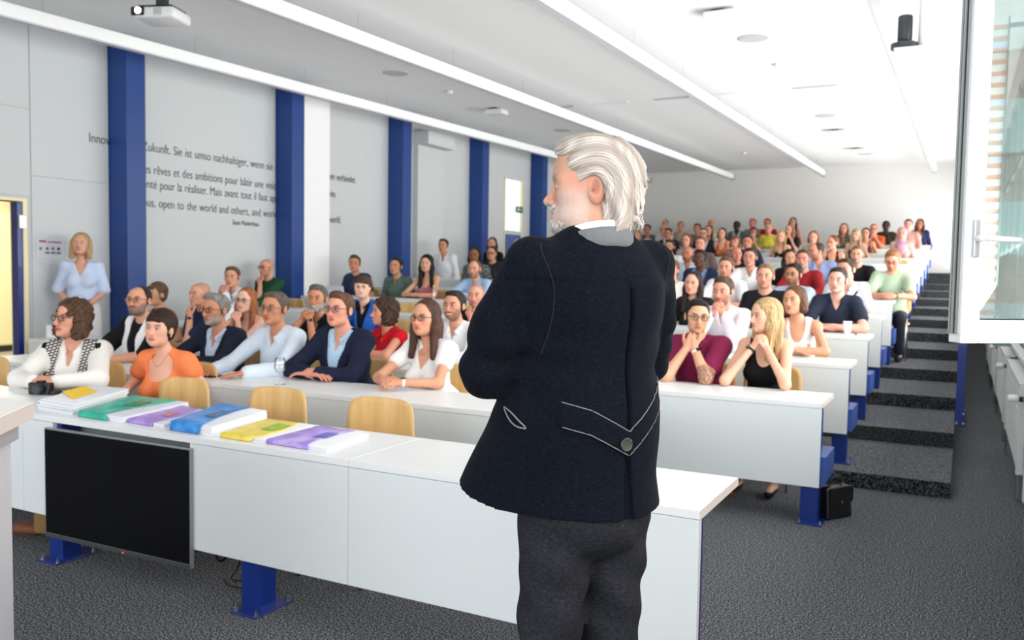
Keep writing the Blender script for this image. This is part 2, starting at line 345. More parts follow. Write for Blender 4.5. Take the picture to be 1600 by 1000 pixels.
# open window sash
d40 = math.radians(38)
ws = thing('open_window_sash', 'white-framed window sash standing open into the room at far right', 'window sash', (-.004, 3.1, 1.30), d40)
W_, H_ = .57, 1.85
MB().box(0, .066, 0, .06, 0, H_, .004).build('stile', FRAMEW, ws); MB().box(W_ - .085, W_, 0, .06, 0, H_, .004).build('stile', FRAMEW, ws)
MB().box(.066, W_ - .085, 0, .06, 0, .075, .004).build('rail', FRAMEW, ws); MB().box(.066, W_ - .085, 0, .06, H_ - .075, H_, .004).build('rail', FRAMEW, ws)
B('pane', glass_mat('sash_glass', 'eef5f3', .05), .066, W_ - .085, .025, .035, .075, H_ - .075, ws)
MB().box(.066, .071, .018, .042, .07, H_ - .07).box(W_ - .09, W_ - .085, .018, .042, .07, H_ - .07).box(.066, W_ - .085, .018, .042, .07, .078).build('gasket', BLACK, ws)
MB().box(-.006, 0, .01, .024, .03, H_).build('edge_profile', ALU, ws); MB().box(-.004, 0, .024, .034, .03, H_).build('gasket', BLACK, ws)
MB().box(-.008, 0, .034, .042, .03, H_).build('edge_profile', ALU, ws); MB().box(-.004, 0, .042, .046, .03, H_).build('gasket', BLACK, ws); MB().box(-.008, .0, .046, .054, .03, H_).build('edge_profile', ALU, ws)
h_ = MB().box(.022, .044, -.012, 0, .275, .395, .004).build('handle_plate', ALU, ws)
hh = MB().tube([(.033, -.012, .335), (.033, -.05, .335)], .011, 12).tube([(.033, -.05, .335), (.06, -.056, .334), (.150, -.056, .33)], .0095, 12).build('handle', FRAMEW, ws, True)
# fixed frame the sash hangs on
struct(MB().box(XR - .03, XR + .06, 3.36, 3.5, .92, 3.6).build('window_frame_post', FRAMEW))
# radiators
RADM = mat('radiator_white', 'd9dcdc', .4)
def radiator(y0, ln, lab):
    t = thing('radiator', lab, 'radiator', (.35, y0, 0), 0, 'radiators under the windows')
    MB().box(-.0, .045, 0, .055, .2, .8, .008).build('end_post', RADM, t); MB().box(0, .045, ln - .055, ln, .2, .8, .008).build('end_post', RADM, t)
    for j in range(13): MB().box(.008, .03, .055, ln - .055, .222 + j * .044, .252 + j * .044, .003).build('rib', RADM, t)
    MB().box(.0, .09, 0.0, ln, .795, .815, .003).build('top_grille', RADM, t)
    v = MB().tube([(.03, .04, .72), (.03, -.09, .72)], .012, 10).build('valve', STEEL, t)
    MB().lathe([(.012, 0), (.024, .005), (.026, .05), (.02, .065), (.004, .066)], (0, 0, 0), 16, 'x').build('thermostat_head', FRAMEW, t, True, (-.07, -.07, .72))
    MB().tube([(-.005, -.07, .72), (.035, -.07, .72)], .017, 10).build('valve_collar', BLACK, t)
    for yy in (.12, ln - .12): MB().tube([(.02, yy, .21), (.02, yy, .0)], .01, 8).build('foot', STEEL, t)
radiator(3.95, 1.9, 'white ribbed radiator nearest the camera at the right edge')
radiator(6.6, 2.0, 'second white ribbed radiator from the camera with a white thermostat head')
radiator(9.0, 2.0, 'third white ribbed radiator along the window wall')
radiator(11.4, 2.0, 'fourth white ribbed radiator along the window wall')
radiator(13.8, 2.0, 'farthest white ribbed radiator along the window wall')
# railing post beside the steps
rp = thing('railing_post', 'blue steel railing post bolted beside the carpeted steps', 'railing post', (.005, 8.0, 0))
MB().box(-.032, .032, -.02, .02, .28, 1.2, .003).build('post', BLUE, rp); MB().box(-.036, .045, -.026, .026, .28, .42, .003).build('fixing_plate', BLUE, rp)
for (a, b_) in ((-.02, .31), (.03, .31), (.03, .39)): MB().lathe([(.001, -.04), (.009, -.04), (.009, -.026)], (a, 0, b_), 10, 'y').build('bolt', STEEL, rp)
# ------------------------------------------------------------------ desks
def bolt(parent, x, y, z, s=1):
    return MB().lathe([(.011 * s, 0), (.011 * s, .004), (.008 * s, .005), (.008 * s, .014), (.0045 * s, .016), (.0045 * s, .024), (.001, .024)], (x, y, z), 8).build('bolt', STEEL, parent)
def leg(desk, x, y, h, plate=True):
    l = MB().box(x - .065, x + .04, y - .05, y + .055, 0, h, .004).build('leg', BLUE, desk)
    if plate:
        MB().box(x - .075, x + .075, y - .11, y + .13, 0, .008, .002).build('base_plate', BLUE, l)
        for a in (-.06, .06):
            for b in (-.09, .11): bolt(l, x + a, y + b, .008)
    return l
DL = {-2: 'long white lecture desk in front with the coloured folders on it', -1: 'second white desk row with the wine glass on it, left half only', 0: 'third white desk row from the front with the blonde woman leaning on it',
      1: 'fourth desk row from the front, with the woman in the white sleeveless top', 2: 'fifth desk row from the front carrying a white paper cup', 3: 'sixth desk row from the front, left part under the open laptop'}
NTH = {4: 'seventh', 5: 'eighth', 6: 'ninth', 7: 'tenth', 8: 'eleventh', 9: 'twelfth', 10: 'thirteenth', 11: 'fourteenth', 12: 'rearmost, fifteenth'}
XE = -.73
for n in range(-2, 13):
    y, z = rowf(n), rowz(n)
    d = thing('lecture_desk', DL.get(n) or (NTH.get(n, '') + ' white desk row counted up the tiers from the front'), 'desk', (0, y, z), 0, 'rows of white lecture desks')
    xr = XE if n != -1 else -1.75
    xl = -6.3 if n == -2 else (-6.95 if n == -1 else -8.36)
    joins = [xr, -2.163, -4.27, xl] if n == -2 else ([xr, -4.27, xl] if n == -1 else [xr, -2.9, -5.1, xl])
    for a, b in zip(joins[:-1], joins[1:]):
        MB().box(b + .0006, a - .0006, 0, .53, .71, .74, .0015).build('desktop', WHITE, d)
        if n == -2 and a == -2.163:
            B('front_panel', PANEL, -3.045, a - .001, .0, .018, .226, .708, d, .001)
        elif n == -2 and a == -4.27:
            B('front_panel', PANEL, b, a - .001, .0, .018, .226, .708, d, .001); B('front_panel', PANEL, a + .001, -4.025, 0, .018, .226, .708, d, .001)
        else:
            B('front_panel', PANEL, b + .001, a - .001, .0, .018, .226, .708, d, .001)
    if n == -2:
        rec = mat('recess_grey', 'b9c4c8', .5)
        B('recess_back', rec, -4.03, -3.045, .14, .15, .2, .71, d); B('recess_side', rec, -4.03, -4.02, .018, .14, .2, .71, d); B('recess_side', WHITE, -3.056, -3.046, .0, .14, .226, .71, d)
    if n == -2: B('edge_band', EDGE, XE, XE + .0015, 0, .53, .71, .74, d); B('edge_band', EDGE, XE, XE + .001, 0, .018, .226, .708, d)
    if n != -2: B('edge_band', EDGE, xr, xr + .001, 0, .53, .71, .74, d)
    if n == -2: lx = [-.79, -2.70, -4.03, -5.9]
    elif n == -1: lx = [-1.9, -4.0, -6.3]
    else: lx = [-.775, -2.7, -4.6, -6.5, -8.2]
    if n > 4: lx = [-.775, -4.6, -8.2]
    for x in lx: leg(d, x, .07 if n < 1 else .1, .70, n < 2)
    if n >= 0:  # carrier beam behind the leg
        MB().box(-1.05, -.70, .04, .42, .24, .41, .004).build('carrier_beam', mat('carrier_blue', '31519c', .4), d)
    if n >= 5:
        MB().lathe([(.001, -.003), (.032, -.003), (.032, 0), (.001, 0)], (xr - .05, 0, .69), 16, 'y').build('end_disc', mat('disc_white', 'fbfbfb', .3), d)  # plain white disc near the right desk end
# ------------------------------------------------------------------ chairs
def shell(w, h0, h1, depth, curve, rnd, name, m, parent, back=True):
    nu, nv = 14, 12; V = []; F = []
    for side in (0, 1):
        for j in range(nv + 1):
            for i in range(nu + 1):
                u = i / nu * 2 - 1; v = j / nv * 2 - 1
                # rounded-rectangle outline
                k = rnd
                uu, vv = u, v
                q = (abs(u) ** k + abs(v) ** k) ** (1 / k) if (u or v) else 1
                mx = max(abs(u), abs(v)) or 1
                f = mx / q if q else 1
                uu, vv = u * f, v * f
                x = uu * w / 2 * (1 - .05 * vv); s = h0 + (vv + 1) / 2 * (h1 - h0)
                t = .011 * side
                if back: V.append((x, depth + curve * (1 - (uu) ** 2) + .05 * (s - h0) + t, s))
                else: V.append((x, s, depth - curve * (1 - uu ** 2) - (.03 * max(0, -vv - .6) ** 1) + t))
    n1 = (nu + 1) * (nv + 1)
    for j in range(nv):
        for i in range(nu):
            a = j * (nu + 1) + i; F.append([a, a + 1, a + nu + 2, a + nu + 1]); F.append([n1 + a + nu + 1, n1 + a + nu + 2, n1 + a + 1, n1 + a])
    rim = [i for i in range(nu + 1)] + [(j) * (nu + 1) + nu for j in range(1, nv + 1)] + [nv * (nu + 1) + i for i in range(nu - 1, -1, -1)] + [j * (nu + 1) for j in range(nv - 1, 0, -1)]
    for a, b in zip(rim, rim[1:] + rim[:1]): F.append([a, n1 + a, n1 + b, b])
    return mesh_obj(name, V, F, m, parent, True)
def make_chair():
    t = thing('plywood_chair', '', 'chair')
    shell(.42, .56, .84, .185, .035, 5, 'backrest', BIRCH, t)
    shell(.43, -.24, .17, .445, .012, 5, 'seat', BIRCH, t, False)
    for s in (-1, 1):
        MB().tube([(s * .19, -.2, 0), (s * .175, -.17, .43), (s * .17, .1, .43), (s * .17, .2, .52), (s * .17, .215, .64)], .009, 8).build('side_frame', STEEL, t, True)
        MB().tube([(s * .172, .02, .43), (s * .19, .22, 0)], .009, 8).build('leg', STEEL, t, True)
    return t
chair0 = make_chair(); chair_used = [False]
def chair(x, y, z, label, group=None, rz=0):
    if not chair_used[0]: c_ = chair0; chair_used[0] = True
    else: c_ = copy_tree(chair0)
    c_.location = (x, y, z); c_.rotation_euler = (0, 0, rz); c_['label'] = label
    if group: c_['group'] = group
    return c_
EG = 'empty plywood chairs'
chair(-4.07, 3.39, 0, 'empty light plywood chair directly beside the woman in orange', EG)
chair(-3.34, 3.39, 0, 'middle one of the three empty plywood chairs behind the front desk', EG)
chair(-2.64, 3.39, 0, 'empty plywood chair behind the front desk nearest the standing man', EG)
chair(-6.08, 3.46, 0, 'plywood chair cut by the left edge of the picture', EG, .15)
chair(-6.23, rowf(2) + .8, rowz(2), 'empty plywood chair behind and left of the dark-haired woman in white top', EG)
chair(-6.95, rowf(2) + .8, rowz(2), 'empty plywood chair behind the boy in the blue shirt', EG)
chair(-5.40, rowf(1) + .8, rowz(1), 'empty plywood chair right behind the woman in red', EG)
chair(-5.45, rowf(2) + .8, rowz(2), 'empty plywood chair between the white-shirted man and the bald man in black', EG)
chair(-6.93, rowf(3) + .8, rowz(3), 'empty chair beside the man in the grey-green shirt', EG)
chair(-8.15, rowf(2) + .75, rowz(2), 'plywood chair to the right of the bald man in green', EG)
chair(-3.06, rowf(-1) + .86, 0, 'plywood chair showing between the woman in white and the standing man', EG)
chair(-1.13, rowf(8) + .85, rowz(8), 'empty chair behind the ginger man in the pale green shirt', EG)
chair(-3.3, rowf(7) + .8, rowz(7), 'empty chair behind the man in the white polo shirt, far up', EG)
chair(-2.75, rowf(12) + .8, rowz(12), 'empty chair in the rearmost row against the back wall', EG)
# ------------------------------------------------------------------ television in the front desk
tv = thing('television', 'black flat television set into the front desk panel', 'television', (-3.535, 2.712, .14), math.radians(1.2))
MB().box(-.5, .5, -.012, .010, 0, .55, .003).build('casing', mat('tv_bezel', '9a9ea2', .35, .6), tv)
B('screen', mat('tv_screen', '020203', .06), -.494, .494, -.0135, -.011, .022, .542, tv)
B('lower_bezel', mat('tv_chin', '55595c', .4, .5), -.5, .5, -.0145, -.011, 0, .02, tv, .001)
MB().box(.06, .066, -.016, -.0145, .004, .009).build('standby_light', mat('led_red', 'ff2a1c', .4, emit=4), tv)
MB().box(-.2, .2, .03, .12, .15, .4, .01).build('wall_bracket', BLACK, tv)
# cables under the desk
def cable(pts, r, lab):
    P = [Vector(p) for p in pts]; out = []
    for i in range(len(P) - 1):
        for k in range(6):
            t = k / 6; p0 = P[max(i - 1, 0)]; p1 = P[i]; p2 = P[i + 1]; p3 = P[min(i + 2, len(P) - 1)]
            out.append(.5 * ((2 * p1) + (-p0 + p2) * t + (2 * p0 - 5 * p1 + 4 * p2 - p3) * t * t + (-p0 + 3 * p1 - 3 * p2 + p3) * t ** 3))
    out.append(P[-1]); o = MB().tube(out, r, 7).build('cable', BLACK, None, True); return tag(o, lab, 'cable')
cable([(-3.2, 2.95, .30), (-3.12, 2.93, .16), (-3.05, 2.9, .12), (-3.0, 2.93, .17), (-2.97, 2.97, .2), (-2.94, 2.93, .14)], .007, 'thick black cable loop hanging under the front desk beside the television')
cable([(-2.98, 2.95, .22), (-2.99, 2.96, .1), (-3.05, 2.97, .012), (-2.96, 3.0, .01), (-2.9, 2.93, .01), (-2.99, 2.9, .012), (-3.06, 2.93, .02)], .0035, 'thin black cable bundle lying on the carpet beside the television')
# ------------------------------------------------------------------ lectern at the far left
pod = thing('lectern', 'white lectern with a thick top cut by the left edge of the picture', 'lectern', (-2.70, 1.77, 0))
def prism(name, m, dx, dy, z0, z1, ln, w):
    P = [(dx, dy), (dx + .637 * ln, dy - .771 * ln), (dx + .637 * ln - w - .45, dy - .771 * ln), (dx - w, dy)]
    b = MB(); b.add([(a, c, z0) for a, c in P] + [(a, c, z1) for a, c in P], [[0, 1, 2, 3], [7, 6, 5, 4], [1, 0, 4, 5], [2, 1, 5, 6], [3, 2, 6, 7], [0, 3, 7, 4]])
    return b.build(name, m, pod)
prism('top', mat('lectern_white', 'f2f1f0', .35), -.01, .0, .995, 1.05, .62, .7)
prism('edge_band', EDGE, -.008, .001, .996, 1.047, .621, .70)
prism('collar', mat('lectern_grey', 'a8a2a4', .5), -.035, -.035, .93, .995, .55, .62)
prism('body', mat('lectern_body', 'c9c6ca', .5), -.055, -.05, 0, .93, .50, .56)
# ------------------------------------------------------------------ booklets and folders on the front desk
PAPER = ramp_mat('paper_pages', [(.35, 'd9dbe2'), (.6, 'f4f5f8')], .6, 1.0, 1, 0, stretch=(1, 1, 420))
def booklet(name, lab, quad, h, cover, art, artc, spine_left=True, n=6):
    # quad: near-left, near-right, far-right, far-left corners in x,y on the desk
    t = thing(name, lab, 'folder', (0, 0, .7402), 0, 'folders on the front desk'); q = [Vector((a, b, 0)) for a, b in quad]
    def P(u, v, z): a = q[0].lerp(q[1], u); b = q[3].lerp(q[2], u); p = a.lerp(b, v); return (p.x, p.y, z)
    m = MB(); rr = random.Random(len(lab))
    for k in range(n):
        z0, z1 = h * k / n, h * (k + .9) / n; e = rr.uniform(-.008, .008); g = rr.uniform(-.008, .008)
        c8 = [P(.02 + e, .01 + g, z0), P(1 + e, .01 + g, z0), P(1 + e, .99 + g, z0), P(.02 + e, .99 + g, z0)]
        m.add(c8 + [(a, b, z1) for a, b, _ in c8], [[0, 3, 2, 1], [4, 5, 6, 7], [0, 1, 5, 4], [1, 2, 6, 5], [2, 3, 7, 6], [3, 0, 4, 7]])
    m.build('page_stack', PAPER, t)
    if cover:
        nu, nv = 12, 8; V = []; F = []
        for j in range(nv + 1):
            for i in range(nu + 1):
                u, v = i / nu, j / nv
                edge = .72 + .12 * math.sin(3 * v + len(lab)); uu = u * edge
                V.append(P(uu, v, h + .002 + .002 * math.sin(9 * u + 3 * v + len(lab)) * min(1, 2 * u)))
        for j in range(nv):
            for i in range(nu): a = j * (nu + 1) + i; F.append([a, a + 1, a + nu + 2, a + nu + 1])
        n0 = len(V)   # near side and spine fold down over the pages
        for i in range(nu + 1): V.append(P(i / nu * .72 * .97, -.02, .002 + .25 * h * (i / nu) * 0))
        for i in range(nu): F.append([i, n0 + i, n0 + i + 1, i + 1])
        n1 = len(V)
        for j in range(nv + 1): V.append(P(-.015, j / nv, .002))
        for j in range(nv): F.append([j * (nu + 1), (j + 1) * (nu + 1), n1 + j + 1, n1 + j])
        o = mesh_obj('cover', V, F, cover, t, True)
        s = o.modifiers.new('thick', 'SOLIDIFY'); s.thickness = .0012
        a0, a1, b0, b1 = art
        V = []; F = []
        for j in range(5):
            for i in range(5):
                u = a0 + (a1 - a0) * i / 4; v = b0 + (b1 - b0) * j / 4; ue = u / (.72 + .12 * math.sin(3 * v + len(lab)))
                V.append(P(u, v, h + .0042 + .002 * math.sin(9 * ue + 3 * v + len(lab)) * min(1, 2 * ue)))
        for j in range(4):
            for i in range(4): a = j * 5 + i; F.append([a, a + 1, a + 6, a + 5])
        mesh_obj('cover_print', V, F, artc, t)
    return t
def art(key, a, b, s=14): return ramp_mat(key, [(.42, a), (.58, b)], .3, s, 3, 0)
# white stack with a yellow card
ws_ = thing('booklet_stack', 'stack of white booklets at the left end under the yellow card', 'paper stack', (0, 0, .7402))
rr = random.Random(3)
for k in range(9):
    e = rr.uniform(-.012, .012); g = rr.uniform(-.01, .01); z = k * .0062
    q = [(-4.27 + e, 2.82 + g), (-3.97 + e * .6, 2.80 + g), (-4.235 + e, 3.335 + g), (-4.51 + e, 3.30 + g)]
    m = MB(); m.add([(a, b, z) for a, b in q] + [(a, b, z + .0052) for a, b in q], [[0, 3, 2, 1], [4, 5, 6, 7], [0, 1, 5, 4], [1, 2, 6, 5], [2, 3, 7, 6], [3, 0, 4, 7]])
    m.build('booklet', PAPER, ws_)
yc = MB(); q = [(-4.388, 3.034), (-4.114, 2.905), (-4.256, 3.154), (-4.494, 3.247)]
yc.add([(a, b, .798) for a, b in q] + [(a, b, .8) for a, b in q], [[0, 3, 2, 1], [4, 5, 6, 7], [0, 1, 5, 4], [1, 2, 6, 5], [2, 3, 7, 6], [3, 0, 4, 7]])
tag(yc.build('yellow_card', mat('yellow_card', 'ffd31c', .5)), 'bright yellow card lying on the white booklet stack', 'card')
TEAL = art('teal_cover', '3fbfa6', '2aa68f'); VIO = art('violet_cover', 'b296dc', '9c7fd0'); SKY = art('blue_cover', '4a9be2', '2f7fd0')
YEL = art('yellow_cover', 'f6e06a', 'ecd048'); VI2 = art('violet_cover_light', 'a583dd', 'c3b2ea', 9)
booklet('folder', 'teal-green folder of papers, leftmost of the coloured folders', [(-3.92, 2.80), (-3.58, 2.79), (-3.70, 3.30), (-4.15, 3.30)], .028, TEAL, (.35, .6, .45, .75), art('teal_print', '5a7a3a', '3a9a6a', 30))
booklet('folder', 'violet folder between the teal and the blue folder', [(-3.58, 2.82), (-3.31, 2.80), (-3.45, 3.22), (-3.82, 3.24)], .016, VIO, (.45, .7, .35, .65), art('violet_print', 'c98a7a', 'b07ab0', 30))
booklet('folder', 'thick blue folder in the middle of the front desk row', [(-3.25, 2.79), (-2.98, 2.78), (-3.10, 3.26), (-3.46, 3.30)], .042, SKY, (.35, .62, .35, .7), art('blue_print', '3e5a72', '2f7fb0', 30))
booklet('folder', 'yellow folder right of the blue folder', [(-2.93, 2.79), (-2.66, 2.78), (-2.72, 3.17), (-3.02, 3.17)], .018, YEL, (.45, .72, .4, .8), art('green_print2', '8cb832', '9dcf3a', 30))
booklet('folder', 'violet folder with a blue print, rightmost on the front desk', [(-2.66, 2.80), (-2.32, 2.785), (-2.38, 3.15), (-2.68, 3.17)], .018, VI2, (.42, .66, .4, .7), art('blue_print2', '5a4fd0', '7f78e0', 30))
# ------------------------------------------------------------------ small things
CLEAR = glass_mat('clear_glass', 'fbfcfc', .10)
CLEAR.node_tree.nodes['Fresnel'].inputs[0].default_value = 1.12
wg = thing('wine_glass', 'stemmed glass standing beside the man in the pale blue shirt', 'glass', (-3.93, 4.25, .7402))
MB().lathe([(.001, 0), (.034, 0), (.034, .002), (.006, .006), (.004, .012), (.004, .075), (.02, .085)], (0, 0, 0), 24).build('stem', CLEAR, wg, True)
MB().lathe([(.006, .078), (.03, .09), (.037, .115), (.034, .15), (.029, .175), (.028, .175), (.033, .15), (.035, .115), (.028, .092), (.004, .082)], (0, 0, 0), 24).build('bowl', CLEAR, wg, True)
tag(MB().box(-.035, .035, -.07, .07, 0, .009, .003).build('phone', BLACK, None, False, (-4.57, 4.30, .7402)), 'black phone under the hand of the man in pale blue', 'phone')
cmr = thing('camera', 'small black camera on the desk in front of the curly-haired woman', 'camera', (-4.76, 3.16, .7402), .3)
MB().box(-.07, .07, -.025, .025, 0, .07, .008).build('body', BLACK, cmr); MB().lathe([(.024, -.06), (.026, -.058), (.026, -.025), (.02, -.02)], (0.01, 0, .033), 18, 'y').build('lens', DARKM, cmr); MB().box(-.02, .02, -.02, .02, .07, .082, .004).build('viewfinder', BLACK, cmr); MB().box(.075, .11, -.03, .03, 0, .03, .01).build('strap', BLACK, cmr)
lp = thing('laptop', 'open laptop with a pale lid on the left part of the sixth desk row', 'laptop', (-7.95, rowf(3) + .28, rowz(3) + .7402), -.1)
B('keyboard_base', ALU, -.17, .17, -.02, .22, 0, .014, lp, .003); MB().box(-.17, .17, -.006, .002, .0, .15, .002, Matrix.Rotation(math.radians(12), 3, 'X'), (0, 0, .0)).build('lid', mat('laptop_lid', 'd8dfea', .35), lp)
bx = thing('paper_box', 'white paper stand on the raised desk end at far left', 'paper', (-8.25, 5.62, .7402), .1)
MB().box(-.1, .1, -.005, .005, 0, .13, .0).build('sheet', mat('paper_white', 'f2f3f5', .6), bx); MB().box(-.1, .1, -.005, .07, 0, .004).build('foot', mat('paper_white'), bx)
cup = thing('paper_cup', 'white paper cup standing near the right end of the fifth desk row', 'cup', (-.935, rowf(2) + .28, rowz(2) + .7402))
MB().lathe([(.001, 0), (.027, 0), (.039, .115), (.041, .117), (.039, .119), (.036, .116), (.025, .004), (.001, .004)], (0, 0, 0), 24).build('cup_body', mat('paper_cup', 'f5f4f2', .5), cup, True)
tag(MB().lathe([(.001, 0), (.012, 0), (.012, .012), (.001, .012)], (0, 0, 0), 12).build('bottle_cap', DARKM, None, False, (-.86, rowf(2) + .27, rowz(2) + .7402)), 'small dark cap beside the white paper cup', 'cap')
bt = thing('water_bottle', 'clear water bottle with yellow cap beside the long-haired woman in pink', 'bottle', (-6.32, rowf(3) + .32, rowz(3) + .7402))
MB().lathe([(.001, 0), (.03, 0), (.032, .02), (.032, .13), (.014, .165), (.013, .175), (.001, .175)], (0, 0, 0), 16).build('body', CLEAR, bt, True); MB().lathe([(.015, .175), (.015, .192), (.001, .192)], (0, 0, 0), 12).build('cap', mat('cap_yellow', 'd9dc4a', .4), bt)
bt = thing('water_bottle', 'clear water bottle among the far rows right of the standing man', 'bottle', (-4.55, rowf(8) + .3, rowz(8) + .7402))
MB().lathe([(.001, 0), (.03, 0), (.032, .02), (.032, .13), (.014, .165), (.013, .175), (.001, .175)], (0, 0, 0), 12).build('body', CLEAR, bt, True); MB().lathe([(.015, .175), (.015, .192), (.001, .192)], (0, 0, 0), 12).build('cap', mat('cap_pink', 'd98aa0', .4), bt)
# black handbag
LEA = mat('black_leather', '121213', .32, noise=.2, nscale=80, bump=.15)
hb = thing('handbag', 'black leather handbag with brass fittings beside the blue desk leg', 'handbag', (-.665, 5.66, 0), math.radians(58)); hb.scale = (.78, .9, 1)
m = MB(); w0, w1, d0, d1, hh_ = .15, .135, .055, .035, .20
m.add([(-w0, -d0, 0), (w0, -d0, 0), (w0, d0, 0), (-w0, d0, 0), (-w1, -d1, hh_), (w1, -d1, hh_), (w1, d1, hh_), (-w1, d1, hh_)], [[0, 3, 2, 1], [4, 5, 6, 7], [0, 1, 5, 4], [1, 2, 6, 5], [2, 3, 7, 6], [3, 0, 4, 7]])
o = m.build('bag_body', LEA, hb); bv = o.modifiers.new('b', 'BEVEL'); bv.width = .02; bv.segments = 3
MB().box(-.138, .138, -.062, -.045, .10, .205, .012).build('flap', LEA, hb)
MB().tube([(-.07, 0, .2), (-.065, 0, .235), (-.03, 0, .255), (.03, 0, .255), (.065, 0, .235), (.07, 0, .2)], .007, 8).build('handle', LEA, hb, True)
BR = mat('brass', 'b89a50', .35, .8)
for s in (-1, 1): MB().lathe([(.001, -.004), (.012, -.004), (.012, .004), (.001, .004)], (s * .07, 0, .205), 10).build('ring', BR, hb)
MB().box(-.006, .006, -.068, -.06, .10, .115, .002).build('clasp', BR, hb)
# tan backpack under the front desk
bp_ = thing('backpack', 'tan cloth backpack under the left part of the front desk', 'bag', (-4.38, 3.02, 0), .3)
TAN = mat('tan_canvas', '8a6a3e', .8, noise=.15, nscale=30, bump=.2)
MB().box(-.13, .13, -.08, .08, 0, .36, .07).build('bag_body', TAN, bp_, True); MB().box(-.1, .1, -.11, -.07, .03, .2, .03).build('front_pocket', TAN, bp_, True); MB().box(-.28, -.12, -.06, .03, 0, .06, .025).build('strap', mat('tan_strap', '7a4428', .7), bp_, True)

# checked cloth bag under the third desk row
tb = thing('dress_stand_in', 'brown checked cloth bag standing under the third desk row', 'bag', (-1.36, 5.86, 0), .2)
m = MB(); m.add([(-.03, -.02, 0), (.03, -.02, 0), (.03, .02, 0), (-.03, .02, 0), (-.1, -.05, .27), (.1, -.05, .27), (.1, .05, .27), (-.1, .05, .27)], [[0, 3, 2, 1], [4, 5, 6, 7], [0, 1, 5, 4], [1, 2, 6, 5], [2, 3, 7, 6], [3, 0, 4, 7]])
_t = ramp_mat('checked_cloth', [(.45, '4a2a1c'), (.55, '8a5c3c')], .8, 45, 0, .1)
o = m.build('bag_body', _t, tb); bv = o.modifiers.new('b', 'BEVEL'); bv.width = .012; bv.segments = 2
MB().tube([(-.07, 0, .27), (-.05, 0, .34), (0, 0, .37), (.05, 0, .34), (.07, 0, .27)], .006, 6).build('handle', _t, tb, True)
